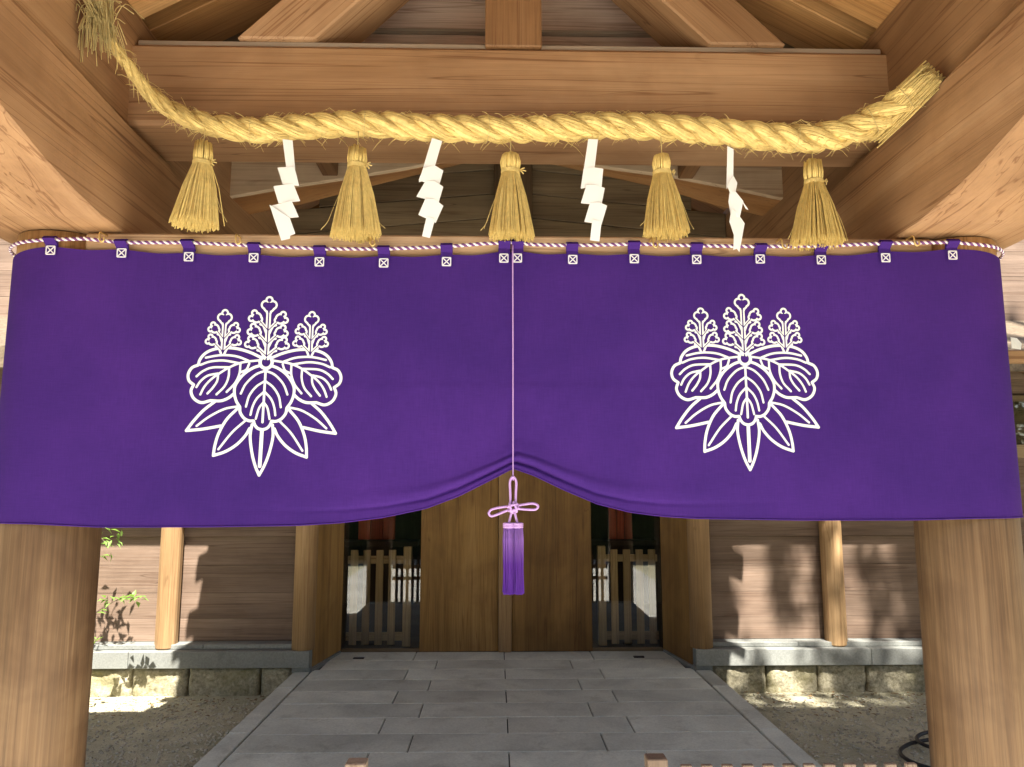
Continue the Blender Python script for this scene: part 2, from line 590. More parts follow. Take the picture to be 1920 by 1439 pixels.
# ------------------------------------------------------------------ porch timber
porch = thing('timber_porch', (0, 3.1, -.45), 'brown timber gate porch with round pillars, heavy beams and rafters', 'building')
PX, PY, PR = 1.873, 3.1, .19
for s in (-1, 1):
    cylinder('pillar', s * PX, PY, -.40, 2.603, PR, WPIL, porch, 64)
    cylinder('lit_pillar_top', s * PX, PY, 2.40, 2.6015, PR + .0006, WPILLIT, porch, 64)  # thin sleeve: light on the pillar top painted as paler wood
    box('pillar_base', (s * PX - .3, s * PX + .3), (PY - .3, PY + .3), (-.47, -.395), SILL, porch, .02)
tie = box('tie_beam', (-1.72, 1.72), (2.926, 3.20), (2.30, 2.598), WTIE, porch, .008)
# lower side beams: a long bearer on the pillars whose front end rises to a slim nose
low = [(7.0, 2.605), (3.0, 2.605), (2.78, 2.612), (2.6, 2.637), (2.42, 2.672), (2.24, 2.722), (2.05, 2.775), (1.8, 2.84), (1.4, 2.93), (.9, 3.0),
       (.9, 3.185), (1.6, 3.15), (2.3, 3.103), (2.9, 3.068), (3.5, 3.045), (7.0, 3.035)]
upz = 3.03
for s in (-1, 1):
    rotY = Matrix.Rotation(R(90), 3, 'Z')
    prism('side_beam', low, 'x', s * 1.585, s * 2.13, WX, porch, rotY, .008)
    box('upper_side_beam', sorted((s * 1.625, s * 2.04)), (.62, 7.0), (upz, 3.62), WX, porch, .008, rotY)
box('cross_beam', (-1.66, 1.66), (3.0, 3.385), (3.10, 3.465), WX, porch, .016)
box('cap_board', (-1.615, 1.615), (3.022, 3.36), (3.467, 3.492), WGREY, porch, .003)
box('king_post', (-.122, .122), (2.992, 3.20), (3.4665, 4.62), wood('king_post_wood', 'z', (.16, .075, .03), (.23, .118, .05), (.29, .16, .075)), porch, .006)
for s in (-1, 1):
    rot = Matrix.Rotation(R(-44.6 if s < 0 else 44.6), 3, 'Y')
    prism('strut', [(s * 1.19, 3.4935), (s * .855, 3.4935), (s * .125, 4.215), (s * .125, 4.545)], 'y', 2.998, 3.27, WX, porch, rot, .008)
# arched beam behind the cross beam: face colour lightened for bounce light, honey underside
fr = [(-1.66, 3.252), (-1.3, 3.322), (-.97, 3.376), (-.62, 3.440), (-.3, 3.51), (0, 3.535), (.3, 3.51), (.62, 3.455), (.97, 3.408), (1.3, 3.345), (1.68, 3.262)]
bk = [(x, z + .018 + .10 * max(0, 1 - (x / 1.35) ** 2)) for x, z in fr]
prism('arched_beam', fr + [(1.7, 4.0), (-1.66, 4.0)], 'y', 4.2, 4.24, WPALEB, porch, None, .003)
prism('arch_soffit', fr + [(1.68, 3.9), (-1.66, 3.9)], 'y', 4.243, 4.55, wood('soffit_wood', 'x', (.20, .09, .03), (.30, .145, .05), (.37, .20, .08), fine=.5), porch, None, .003, pts_b=bk + [(1.68, 3.9), (-1.66, 3.9)])
for s in (-1, 1):
    box('ceiling_joist', (s * 1.045 - .045, s * 1.045 + .045), (3.39, 4.195), (3.385, 3.52), wood('joist_wood_%s' % ('a' if s < 0 else 'b'), 'y', (.15, .075, .03), (.21, .11, .045), (.27, .15, .07)), porch, .005)
# boards of the gable panel over the cross beam
for z0, z1, dy in ((3.495, 3.70, .0), (3.703, 3.822, .012), (3.84, 4.06, .0), (4.063, 4.28, .006)):
    box('gable_board', (-.95, .95), (3.46 + dy, 3.50), (z0, z1), WRED, porch, .003)
box('batten', (-.95, .95), (3.445, 3.50), (3.8235, 3.838), WGREY, porch, .002)
box('gusset_block', (-.20, -.122), (3.30, 3.445), (3.985, 4.3), WGREY, porch, .003)
# rear gable of dark boards with a middle post
box('rear_post', (-.09, .19), (5.20, 5.36), (2.9, 4.45), WDARKZ, porch, .006)
for s in (-1, 1):
    for k in range(8):
        z0 = 3.05 + k * .185
        xo = min(1.62, 1.62 - max(0, (z0 + .18 - 3.62) / .55) + .05)
        x0 = .05
        dz = .10 * (xo - .1)
        prism('rear_gable_board', [(x0, z0 + .13), (s * xo, z0 + .13 - dz), (s * xo, z0 + .31 - dz), (x0, z0 + .31)], 'y', 5.27 + random.uniform(0, .006), 5.33, WDARK, porch, None, .003)
# roof: rafters, boards running along the ridge, covering
SL = .55
ang = math.atan(SL)
box('ridge_beam', (-.11, .11), (.62, 6.6), (4.42, 4.66), WX, porch, .008, Matrix.Rotation(R(90), 3, 'Z'))
def zr(x, off=0.0):
    return 3.622 + (1.62 - abs(x)) * SL + off
for s in (-1, 1):
    rot = Matrix.Rotation(s * ang, 3, 'Y')
    for y in (.42, .90, 1.38, 1.86, 2.32, 2.80, 3.15, 3.86, 4.34, 4.80, 5.26, 5.72):
        prism('rafter', [(s * 2.35, zr(2.35)), (s * .10, zr(.10)), (s * .10, zr(.10) + .135), (s * 2.35, zr(2.35) + .135)], 'y', y, y + .27, WORANGE, porch, rot, .004)
    for k in range(10):
        y = 3.2 + .31 * k
        prism('rafter_tail', [(s * 2.46, zr(2.46)), (s * 2.30, zr(2.30)), (s * 2.30, zr(2.30) + .11), (s * 2.46, zr(2.46) + .11)], 'y', y, y + .09, WORANGE, porch, rot, .003)
    rotp = Matrix.Rotation(s * ang, 3, 'Y') @ Matrix.Rotation(R(90), 3, 'Z')
    x = .02
    while x < 2.30:
        x1 = min(x + .23, 2.36)
        prism('roof_board', [(s * (x + .002), zr(x) + .138), (s * (x1 - .002), zr(x1) + .138), (s * (x1 - .002), zr(x1) + .165), (s * (x + .002), zr(x) + .165)], 'y', .3, 6.5, WROOF, porch, rotp, .002)
        x = x1
    prism('roof_cover', [(s * .0, zr(0) + .17), (s * 2.36, zr(2.36) + .17), (s * 2.36, zr(2.36) + .30), (s * .0, zr(0) + .30)], 'y', .28, 6.5, ROOFB, porch, None, .01)
    prism('shade_wing_roof', [(1.0, 3.06), (4.22, 3.04), (4.22, 3.13), (2.6, 3.75), (1.0, 3.15)], 'x', s * 2.16, s * 9.0, ROOFB, porch, None, .01)  # unseen slab added to throw shade on the side ground

# hooks in the tie beam
for hx, hz in ((-1.631, 2.565), (-1.098, 2.560), (-.570, 2.557), (.556, 2.558), (1.076, 2.557), (1.613, 2.572)):
    t = Tubes()
    t.add(smooth_path([(hx - .003, 2.99, hz + .020), (hx - .003, 2.90, hz + .020), (hx - .003, 2.874, hz + .016), (hx - .002, 2.868, hz), (hx, 2.868, hz - .014), (hx + .008, 2.868, hz - .024), (hx + .017, 2.868, hz - .016), (hx + .016, 2.868, hz - .004)], 5), .0036, 6)
    t.build('hook', BRASS, (hx, 2.9, hz), tie)

# ------------------------------------------------------------------ hall behind
hall = thing('shrine_hall', (0, 6.9, -.2), 'dark plank walled shrine hall on a rough stone base behind the porch', 'building')
zb = [.218, .412, .633, .875, 1.125]
zb2 = [1.33, 1.58, 1.83, 2.08, 2.33, 2.58, 2.83, 3.08, 3.33, 3.58, 3.83, 4.1]
for s, bays in ((-1, (-7.2, -4.30, -2.945, -1.70)), (1, (1.70, 2.96, 4.30, 7.2))):
    for a, b in zip(bays[:-1], bays[1:]):
        for z0, z1 in list(zip(zb[:-1], zb[1:])) + list(zip(zb2[:-1], zb2[1:])):
            box('wall_plank', (a + .002, b - .002), (6.9 + random.uniform(0, .004), 6.95), (z0 + .0008, z1 - .0008), WHALL, hall, .0018)
        box('wall_rail', (a + .002, b - .002), (6.868, 6.96), (1.127, 1.329), WHALL, hall, .005)
    for px in (2.945 if s < 0 else 2.96, 4.30):
        r = .098
        pts = [(s * px + r * math.cos(R(22.5 + 45 * k)), 6.825 + r * math.sin(R(22.5 + 45 * k))) for k in range(8)]
        prism('wall_post', pts, 'z', .178, 4.1, WHALLZ, hall, None, .012)
    cylinder('round_post', s * 1.742, 6.775, .178, 3.3, .098, WHALLZ, hall, 40)
    prism('jamb_panel', [(s * 1.662, 6.79), (s * 1.548, 7.455), (s * 1.75, 7.455), (s * 1.75, 6.79)], 'z', .0, 3.4, WDOOR, hall, None, .003)
    prism('jamb_kerb', [(s * 1.640, 6.72), (s * 1.54, 7.42), (s * 1.58, 7.42), (s * 1.68, 6.72)], 'z', -.05, .022, SILL, hall, None, .003)
    # stone ledges in two courses
    xs = [1.664, 3.2, 4.9, 7.2]
    for a, b in zip(xs[:-1], xs[1:]):
        box('ledge_stone', sorted((s * (a + .0015), s * (b - .0015))), (6.68, 6.97), (.036, .176), SILL, hall, .005)
    xs = [1.70, 2.6, 4.4, 7.2]
    for a, b in zip(xs[:-1], xs[1:]):
        box('sill_stone', sorted((s * (a + .0015), s * (b - .0015))), (6.765, 6.96), (.1775, .2165), SILL, hall, .004)
    box('footing_block', sorted((s * 1.664, s * 1.815)), (6.705, 6.95), (-.2, .0345), SILL, hall, .004)
    xs = [1.82, 2.09, 2.70, 3.18, 3.75, 4.5, 5.2, 6.1, 7.2] if s < 0 else [1.82, 2.29, 2.74, 3.17, 3.76, 4.4, 5.3, 6.2, 7.2]
    for a, b in zip(xs[:-1], xs[1:]):
        # rough-split base stone: subdivided block with a broken face
        bm = bmesh.new()
        w, h, d = (b - a) - .016, .262, .25
        nxs, nzs = max(6, int(w / .022)), 12
        grid = [[bm.verts.new((-w / 2 + w * i / nxs, 0, -h / 2 + h * k / nzs)) for k in range(nzs + 1)] for i in range(nxs + 1)]
        sd0 = random.random() * 50
        for i in range(nxs + 1):
            for k in range(nzs + 1):
                v = grid[i][k]
                e = min(i, nxs - i) / nxs * w
                f = min(k, nzs - k) / nzs * h
                rim = min(e, f)
                q = Vector((v.co.x * 7 + sd0, v.co.z * 7, sd0))
                v.co.y = .022 * mnoise.noise(q) + .010 * mnoise.noise(q * 3) + .020 * max(0, 1 - rim / .022) ** 2 + .006 * mnoise.noise(q * 7)
                v.co.x += .008 * mnoise.noise(q * 1.3 + Vector((9, 0, 0)))
                v.co.z += .007 * mnoise.noise(q * 1.3 + Vector((0, 9, 0)))
        for i in range(nxs):
            for k in range(nzs):
                bm.faces.new((grid[i][k], grid[i + 1][k], grid[i + 1][k + 1], grid[i][k + 1]))
        ext = bmesh.ops.extrude_face_region(bm, geom=bm.faces[:])
        for v in [g for g in ext['geom'] if isinstance(g, bmesh.types.BMVert)]:
            v.co.y = d
        link('base_stone', from_bm('base_stone', bm, GRAN, True), (s * (a + b) / 2, 6.725, -.098), hall)
    # eave of the hall roof over the plank wall
    for k in range(9):
        y0 = 6.02 + k * .17
        z0 = 2.515 + k * .17 * .45
        prism('eave_board', [(y0, z0), (y0 + .168, z0 + .0756), (y0 + .168, z0 + .1006), (y0, z0 + .025)], 'x', s * 2.14, s * 8.2, WHALL, hall, None, .002)
    prism('shade_link_roof', [(4.15, 3.14), (6.2, 2.72), (6.2, 2.82), (4.15, 3.24)], 'x', s * 4.5, s * 9.0, ROOFB, hall, None, .01)  # unseen slab added to cut sky and bounce light on the wall
    prism('hall_roof', [(5.98, 2.51), (9.5, 4.1), (9.5, 4.4), (5.98, 2.70)], 'x', s * 2.14, s * 8.2, ROOFB, hall, None, .01)
    for k in range(11):
        x = 2.3 + .52 * k
        prism('eave_rafter', [(6.10, 2.493), (6.9, 2.853), (6.9, 2.905), (6.10, 2.545)], 'x', s * x, s * (x + .07), WHALLY, hall, Matrix.Rotation(R(90), 3, 'Z'), .003)

# front of the hall under the porch: doors, glazed side lights, lintel
for a, b in ((-.800, -.047), (.088, .864)):
    box('door_leaf', (a, b), (7.44, 7.50), (.004, 2.38), WDOOR, hall, .004)
box('door_post', (-.044, .085), (7.405, 7.51), (.003, 2.38), wood('door_post_wood', 'z', (.24, .145, .065), (.34, .215, .10), (.42, .28, .14)), hall, .005)
box('lintel', (-1.75, 1.75), (7.40, 7.55), (2.385, 2.62), WHALL, hall, .006)
for k in range(4):
    box('header_board', (-1.75, 1.75), (7.45, 7.50), (2.623 + k * .25, 2.87 + k * .25), WHALL, hall, .003)


def glass_mat():
    m, N, Lk, P = new_mat('window_glass')
    out = N['Material Output']
    N.remove(P)
    tr = N.new('ShaderNodeBsdfTransparent')
    tr.inputs[0].default_value = (.95, .95, .93, 1)
    gl = N.new('ShaderNodeBsdfGlossy')
    gl.inputs['Roughness'].default_value = .015
    gl.inputs['Color'].default_value = (.95, .98, 1, 1)
    fr_ = N.new('ShaderNodeFresnel')
    fr_.inputs['IOR'].default_value = 1.6
    mx = N.new('ShaderNodeMixShader')
    Lk.new(fr_.outputs[0], mx.inputs[0])
    Lk.new(tr.outputs[0], mx.inputs[1])
    Lk.new(gl.outputs[0], mx.inputs[2])
    Lk.new(mx.outputs[0], out.inputs['Surface'])
    return m


GLASS = glass_mat()
for a, b in ((-1.545, -.803), (.867, 1.545)):
    box('glass_pane', (a, b), (7.475, 7.48), (.03, 2.38), GLASS, hall, 0)
    box('threshold', (a, b), (7.455, 7.50), (.0, .028), WDARK, hall, .003)
# inside of the hall
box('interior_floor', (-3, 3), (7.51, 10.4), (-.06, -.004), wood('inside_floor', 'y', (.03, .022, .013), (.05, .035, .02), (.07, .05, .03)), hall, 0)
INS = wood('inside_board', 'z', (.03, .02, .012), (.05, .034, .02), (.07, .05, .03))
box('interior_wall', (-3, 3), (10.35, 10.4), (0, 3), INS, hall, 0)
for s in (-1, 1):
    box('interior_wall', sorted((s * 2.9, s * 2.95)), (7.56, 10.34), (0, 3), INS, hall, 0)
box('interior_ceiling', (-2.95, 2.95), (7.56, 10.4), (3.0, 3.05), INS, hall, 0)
REDP = wood('red_panel', 'z', (.40, .07, .025), (.52, .10, .04), (.6, .14, .06))
for a, b in ((-1.56, -1.16), (1.16, 1.42)):
    n = 3
    for k in range(n):
        box('interior_screen_board', (a + (b - a) * k / n + .004, a + (b - a) * (k + 1) / n - .004), (8.25, 8.28), (1.0, 2.6), REDP, hall, .003)
    box('interior_shelf', (a - .25, b + .25), (8.2, 8.5), (.93, .985), INS, hall, .004)

# window and hanging papers seen past the right pillar
wf = box('window_frame', (4.5, 5.6), (6.845, 6.895), (1.9, 2.42), WDARK, hall, .004)
box('window_pane', (4.56, 5.54), (6.835, 6.8445), (1.96, 2.36), GLASS, wf, 0)


# ------------------------------------------------------------------ picket gates
def picket_gate(name, label, cat, group, ypos, pales, posts, zt, zb_, ztp, rails, x0, x1, w, mats):
    g = thing(name, ((x0 + x1) / 2, ypos, zb_), label, cat, group)
    for x in pales:
        box('picket', (x - w / 2, x + w / 2), (ypos, ypos + .022), (zb_ + .015, zt), mats[0], g, .003)
    for x in posts:
        box('post', (x - .04, x + .04), (ypos - .012, ypos + .06), (zb_, ztp), mats[0], g, .004)
    for a, b in rails:
        box('rail', (x0, x1), (ypos + .0225, ypos + .05), (a, b), mats[1], g, .003)
    return g


IM = (WPALE, WPALEX)
picket_gate('picket_gate', 'pale picket gate behind glass left of the hall doors', 'gate', 'picket gates behind the glass', 7.70, (-1.49, -1.365, -1.236, -1.11), (-.957,),
            .936, .0, .968, ((.80, .875), (.05, .13)), -1.56, -.99, .073, IM)
picket_gate('picket_gate', 'pale picket gate behind glass right of the hall doors', 'gate', 'picket gates behind the glass', 7.70, (1.127, 1.255, 1.384, 1.51), (1.0,),
            .936, .0, .972, ((.815, .885), (.05, .13)), 1.03, 1.57, .073, IM)
IM = (wood('worn_picket', 'z', (.20, .14, .10), (.28, .21, .155), (.36, .28, .21)), WX)
picket_gate('front_gate_leaf', 'low front picket gate leaf with its post left of the opening', 'gate', 'low gates between the pillars', 3.10,
            [-.70 - .0815 * k for k in range(12)], (-.615,), .488, -.44, .518, ((.30, .36), (.13, .18), (-.30, -.24)), -1.66, -.65, .044, IM)
picket_gate('front_gate_leaf', 'low front picket gate leaf with its post right of the opening', 'gate', 'low gates between the pillars', 3.10,
            [.685 + .0815 * k for k in range(12)], (.568,), .498, -.44, .526, ((.30, .36), (.13, .18), (-.30, -.24)), .60, 1.66, .044, IM)

# ------------------------------------------------------------------ purple curtain
def purple():
    m, N, Lk, P = new_mat('purple_cloth')
    tc = N.new('ShaderNodeTexCoord')
    v = tc.outputs['Object']
    b = noise_tex(N, Lk, v, 1.6, 5, .6)
    cr = ramp(N, [(.3, (.045, .0175, .148)), (.7, (.070, .0235, .200))])
    Lk.new(b, cr.inputs[0])
    mp = N.new('ShaderNodeMapping')
    mp.inputs['Scale'].default_value = (18, 18, 260)
    Lk.new(v, mp.inputs['Vector'])
    wv = noise_tex(N, Lk, mp.outputs[0], 1.0, 2, .5)
    mp2 = N.new('ShaderNodeMapping')
    mp2.inputs['Scale'].default_value = (260, 260, 18)
    Lk.new(v, mp2.inputs['Vector'])
    wv2 = noise_tex(N, Lk, mp2.outputs[0], 1.0, 2, .5)
    w = math_node(N, Lk, 'ADD', wv, wv2)
    wr = ramp(N, [(.35, (.86, .86, .88)), (.65, (1.12, 1.12, 1.1))])
    Lk.new(math_node(N, Lk, 'MULTIPLY', w, .5), wr.inputs[0])
    c = mixc(N, Lk, .7, cr.outputs[0], wr.outputs[0], 'MULTIPLY')
    Lk.new(c, P.inputs['Base Color'])
    P.inputs['Roughness'].default_value = .85
    P.inputs['Specular IOR Level'].default_value = .06
    bp = N.new('ShaderNodeBump')
    bp.inputs['Strength'].default_value = .15
    bp.inputs['Distance'].default_value = .002
    Lk.new(w, bp.inputs['Height'])
    Lk.new(bp.outputs[0], P.inputs['Normal'])
    out = N['Material Output']
    tl = N.new('ShaderNodeBsdfTranslucent')
    Lk.new(c, tl.inputs[0])
    mx = N.new('ShaderNodeMixShader')
    mx.inputs[0].default_value = .12
    Lk.new(P.outputs[0], mx.inputs[1])
    Lk.new(tl.outputs[0], mx.inputs[2])
    Lk.new(mx.outputs[0], out.inputs['Surface'])
    return m


PURPLE = purple()
CT_TOP = [(-2.1, 2.500), (-1.873, 2.528), (-1.838, 2.530), (-1.618, 2.523), (-1.296, 2.510), (-1.037, 2.503), (-.777, 2.500), (-.520, 2.500), (-.271, 2.508), (-.137, 2.518), (-.008, 2.528), (.099, 2.522),
          (.236, 2.516), (.484, 2.515), (.736, 2.515), (.994, 2.514), (1.247, 2.518), (1.507, 2.533), (1.785, 2.546), (1.873, 2.542), (2.1, 2.52)]
CT_BOT = [(-2.1, 1.455), (-1.820, 1.450), (-1.580, 1.438), (-1.141, 1.438), (-.819, 1.443), (-.658, 1.453), (-.497, 1.473), (-.335, 1.507), (-.213, 1.553), (-.091, 1.614), (-.005, 1.659), (.074, 1.632),
          (.197, 1.574), (.320, 1.523), (.443, 1.492), (.566, 1.476), (.689, 1.468), (1.103, 1.461), (1.550, 1.461), (1.812, 1.467), (2.1, 1.47)]
TABS = [(-1.833, 2.514), (-1.555, 2.505), (-1.293, 2.493), (-1.034, 2.488), (-.774, 2.473), (-.519, 2.470), (-.270, 2.478), (-.041, 2.495), (.013, 2.495), (.235, 2.490), (.482, 2.494), (.734, 2.493),
        (.992, 2.497), (1.243, 2.497), (1.503, 2.505), (1.779, 2.518)]
CORDZ = [(-1.906, 2.551), (-1.834, 2.556), (-1.699, 2.561), (-1.556, 2.546), (-1.294, 2.548), (-1.035, 2.537), (-.775, 2.526), (-.519, 2.527), (-.271, 2.538), (-.137, 2.550), (-.015, 2.557), (.077, 2.549),
         (.235, 2.546), (.483, 2.554), (.735, 2.549), (.992, 2.547), (1.244, 2.551), (1.504, 2.564), (1.780, 2.570), (1.898, 2.560)]


def interp(tab, x):
    xs, zs = zip(*tab)
    return float(np.interp(x, xs, zs))


CF = 2.9      # plane of the cloth between the pillars
RC = .2


def wrap_xy(u, r=RC, base=CF):
    """a point of the curtain's plan by signed length u from the middle: straight, then round the pillars"""
    if abs(u) <= PX:
        return u, base - (r - RC)
    s = 1 if u > 0 else -1
    a = (abs(u) - PX) / RC
    return s * (PX + r * math.sin(a)), PY - r * math.cos(a)


def cloth_off(x, z):
    ax = abs(x + .005)
    d = z - interp(CT_BOT, x)
    w = min(1, max(0, (1.62 - ax) / .2))
    A = .0135 * math.exp(-(ax / .42) ** 1.4)
    k = .62 + 1.05 * ax + (.12 if x > 0 else 0)
    G = lambda c, w_: math.exp(-((d - c) / w_) ** 2)
    f = A * (G(.066 * k, .024 * k) - 1.25 * G(.036 * k, .0062 * k) + .35 * G(.012, .014))
    f += A * .5 * math.exp(-ax / .16) * (G(.110 * k, .03) - .9 * G(.090 * k, .007))
    g = .006 * math.sin(2.3 * x + .8) * math.sin(3.0 * (z - 1.4)) + .004 * math.sin(5.1 * x + 2 * z) + .003 * math.sin(9 * x - 3 * z) + .0016 * math.sin(17 * x + 1.5 * math.sin(3 * z)) * (z - 1.4) + .0008 * math.tanh((1.985 - z) / .006)
    h = .004 * math.exp(-((x + .005) / .05) ** 2)
    return w * (f + g + h)


us = np.concatenate([np.linspace(-PX - .42, -PX, 16)[:-1], np.linspace(-PX, -.5, 70)[:-1], np.linspace(-.5, .5, 101)[:-1], np.linspace(.5, PX, 70)[:-1], np.linspace(PX, PX + .42, 16)])
NT = 120
cv, cf = [], []
tabx = [t[0] for t in TABS]
for u in us:
    x0 = max(-2.1, min(2.1, u))
    zt, zb_ = interp(CT_TOP, x0), interp(CT_BOT, x0)
    k = np.searchsorted(tabx, u)
    if 0 < k < len(tabx):
        fr_ = (u - tabx[k - 1]) / (tabx[k] - tabx[k - 1])
        zt -= .007 * math.sin(math.pi * fr_) ** 2
    for j in range(NT + 1):
        t = (j / NT) ** 1.7
        z = zb_ + (zt - zb_) * t
        x, y = wrap_xy(u)
        y -= cloth_off(u, z) if abs(u) < PX else 0
        cv.append((x, y, z))
n1 = NT + 1
for i in range(len(us) - 1):
    for j in range(NT):
        cf.append((i * n1 + j, i * n1 + j + 1, (i + 1) * n1 + j + 1, (i + 1) * n1 + j))
curtain = thing('curtain', (0, CF, 2.0), 'wide purple cloth curtain with two white flower crests hung between the pillars', 'curtain')
co = np.array((0, CF, 2.0))
link('cloth', mesh('cloth', np.array(cv) - co, cf, PURPLE, True), tuple(co), curtain)
# hem along the lower edge: a thin rolled tube
hem = Tubes()
hem.add([(wrap_xy(u)[0], wrap_xy(u)[1] - (cloth_off(u, interp(CT_BOT, max(-2.1, min(2.1, u)))) if abs(u) < PX else 0), interp(CT_BOT, max(-2.1, min(2.1, u)))) for u in us[::2]], .0035, 5)
hem.build('hem', PURPLE, tuple(co), curtain)

# tabs with a stitched square
stv, stf = [], []


def flat_strip(p, q, w, y):
    p, q = np.array(p, float), np.array(q, float)
    d = (q - p) / np.linalg.norm(q - p)
    nrm = np.array((-d[1], d[0])) * w / 2
    b = len(stv)
    for yy in (y, y + .0015):
        for c in (p + nrm, p - nrm, q - nrm, q + nrm):
            stv.append((c[0], yy, c[1]))
    stf.extend([(b, b + 1, b + 2, b + 3), (b + 7, b + 6, b + 5, b + 4)] + [(b + i, b + 4 + i, b + 4 + (i + 1) % 4, b + (i + 1) % 4) for i in range(4)])


h = .0165
for i, (p, q) in enumerate((((-h, -h), (h, -h)), ((h, -h), (h, h)), ((h, h), (-h, h)), ((-h, h), (-h, -h)), ((-h, -h), (h, h)), ((-h, h), (h, -h)))):
    flat_strip(p, q, .0042, -.0002 * i)
ST = mesh('stitching', stv, stf, STITCH)
for tx, tz in TABS:
    x, y = wrap_xy(tx)
    yf = y - cloth_off(tx, tz) - .004
    zc = interp(CORDZ, tx)
    w = .0235
    lean = random.uniform(-.004, .004)
    # profile from the stitched foot up over the cord and down behind
    prof = [(yf - .001, tz - .026), (yf - .001, zc - .02), (2.872 - .004, zc), (2.880, zc + .012), (2.892, zc + .012), (2.899, zc), (yf + .010, zc - .03)]
    vs, fs = [], []
    for i, (yy, zz) in enumerate(prof):
        l = lean * (zz - tz) / .08
        ww = w * (1.0 if i != 2 else 1.02)
        vs += [(tx - ww + l, yy, zz), (tx + ww + l, yy, zz)]
    for i in range(len(prof) - 1):
        fs.append((2 * i, 2 * i + 1, 2 * i + 3, 2 * i + 2))
    org = np.array((tx, y, tz))
    tb = link('tab', mesh('tab', np.array(vs) - org, fs, PURPLE), tuple(org), curtain)
    link('stitching', ST, (tx, yf - .0035, tz), tb)

# crest: white printed lines, traced as strokes (left half mirrored), contoured by marching squares
def stroke_field(strokes, cuts, xr, yr, step):
    nxg, nyg = int((xr[1] - xr[0]) / step) + 1, int((yr[1] - yr[0]) / step) + 1
    X, Y = np.meshgrid(np.linspace(*xr, nxg), np.linspace(*yr, nyg))
    F = np.full(X.shape, 1e3)
    C_ = np.full(X.shape, 1e3)
    for store, lst in ((0, strokes), (1, cuts)):
        G = F if store == 0 else C_
        for pts, w in lst:
            for a, b in zip(pts[:-1], pts[1:]):
                m = w + 12
                i0 = max(0, int((min(a[0], b[0]) - m - xr[0]) / step)); i1 = min(nxg, int((max(a[0], b[0]) + m - xr[0]) / step) + 2)
                j0 = max(0, int((min(a[1], b[1]) - m - yr[0]) / step)); j1 = min(nyg, int((max(a[1], b[1]) + m - yr[0]) / step) + 2)
                if i0 >= i1 or j0 >= j1:
                    continue
                x, y = X[j0:j1, i0:i1], Y[j0:j1, i0:i1]
                dx, dy = b[0] - a[0], b[1] - a[1]
                L2 = dx * dx + dy * dy + 1e-9
                t = np.clip(((x - a[0]) * dx + (y - a[1]) * dy) / L2, 0, 1)
                d = np.hypot(x - a[0] - t * dx, y - a[1] - t * dy) - w / 2
                G[j0:j1, i0:i1] = np.minimum(G[j0:j1, i0:i1], d)
    for discs, w in blobs:
        D = np.full(X.shape, 1e3)
        for (a, b), r in discs:
            D = np.minimum(D, np.hypot(X - a, Y - b) - r)
        F = np.where(D < -w * .5, D * 0 + np.maximum(-D - w * .5, .01), np.minimum(F, np.abs(D) - w / 2))
    return X, Y, np.maximum(F, -C_)


def contour_mesh(X, Y, F):
    V, idx, faces = [], {}, []
    def vert(key, p):
        if key not in idx:
            idx[key] = len(V)
            V.append(p)
        return idx[key]
    inside = F < 0
    act = inside[:-1, :-1] | inside[1:, :-1] | inside[:-1, 1:] | inside[1:, 1:]
    for j, i in zip(*np.nonzero(act)):
        cs = ((j, i), (j, i + 1), (j + 1, i + 1), (j + 1, i))
        poly = []
        for k in range(4):
            a, b = cs[k], cs[(k + 1) % 4]
            fa, fb = F[a], F[b]
            if fa < 0:
                poly.append(vert(a, (X[a], Y[a])))
            if (fa < 0) != (fb < 0):
                t = fa / (fa - fb)
                key = (min(a, b), max(a, b))
                poly.append(vert(key, (X[a] + t * (X[b] - X[a]), Y[a] + t * (Y[b] - Y[a]))))
        if len(poly) >= 3:
            faces.append(tuple(poly))
    return V, faces


def sp(pts, n=6):
    return [tuple(p) for p in smooth_path([np.array(p, float) for p in pts], n)]


AX = 624
strokes, cuts = [], []


def both(pts, w, n=6, curve=True):
    p = sp(pts, n) if curve else list(pts)
    strokes.append((p, w))
    strokes.append(([(2 * AX - x, y) for x, y in p], w))


OW, VW = 21.5, 16.5
# side leaf outline, by lobes so the notches stay sharp
both([(580, 512), (500, 478), (400, 452), (300, 447), (215, 462), (158, 492), (122, 538), (112, 580)], OW)
both([(112, 580), (66, 602), (42, 650), (52, 698), (90, 728)], OW)
both([(90, 728), (74, 775), (98, 828), (155, 858), (222, 842)], OW)
both([(222, 842), (300, 842), (355, 820), (392, 790)], OW)
both([(570, 535), (490, 545), (420, 560), (340, 596), (270, 642)], VW)
for v in ([(165, 524), (250, 506), (330, 502), (410, 512), (490, 540)], [(130, 578), (200, 552), (300, 542), (420, 560)], [(105, 665), (150, 625), (220, 596), (340, 592)],
          [(112, 745), (140, 697), (190, 657), (262, 640)], [(145, 798), (168, 745), (205, 695), (262, 645)], [(197, 790), (235, 745), (262, 695), (266, 642)],
          [(265, 795), (320, 735), (345, 665), (346, 596)], [(340, 775), (395, 712), (426, 640), (430, 566)], [(497, 560), (478, 605), (440, 625)]):
    both(v, VW)
# middle leaf
both([(585, 572), (525, 594), (455, 645), (405, 718), (398, 778), (415, 838), (446, 885)], OW)
both([(446, 885), (452, 925), (482, 965), (520, 984), (556, 984)], OW)
both([(556, 984), (566, 1012), (590, 1038), (624, 1048)], OW)
strokes.append(([(624, 600), (624, 992)], VW + 2))
for v in ([(620, 612), (550, 642), (482, 710), (447, 785)], [(620, 690), (560, 732), (512, 800), (492, 880)], [(620, 770), (570, 820), (542, 880), (530, 940)], [(620, 850), (592, 890), (572, 968)]):
    both(v, VW)
th = np.linspace(0, 2 * np.pi, 33)
strokes.append(([(624 + 46 * math.cos(a), 548 + 46 * math.sin(a)) for a in th], 25))
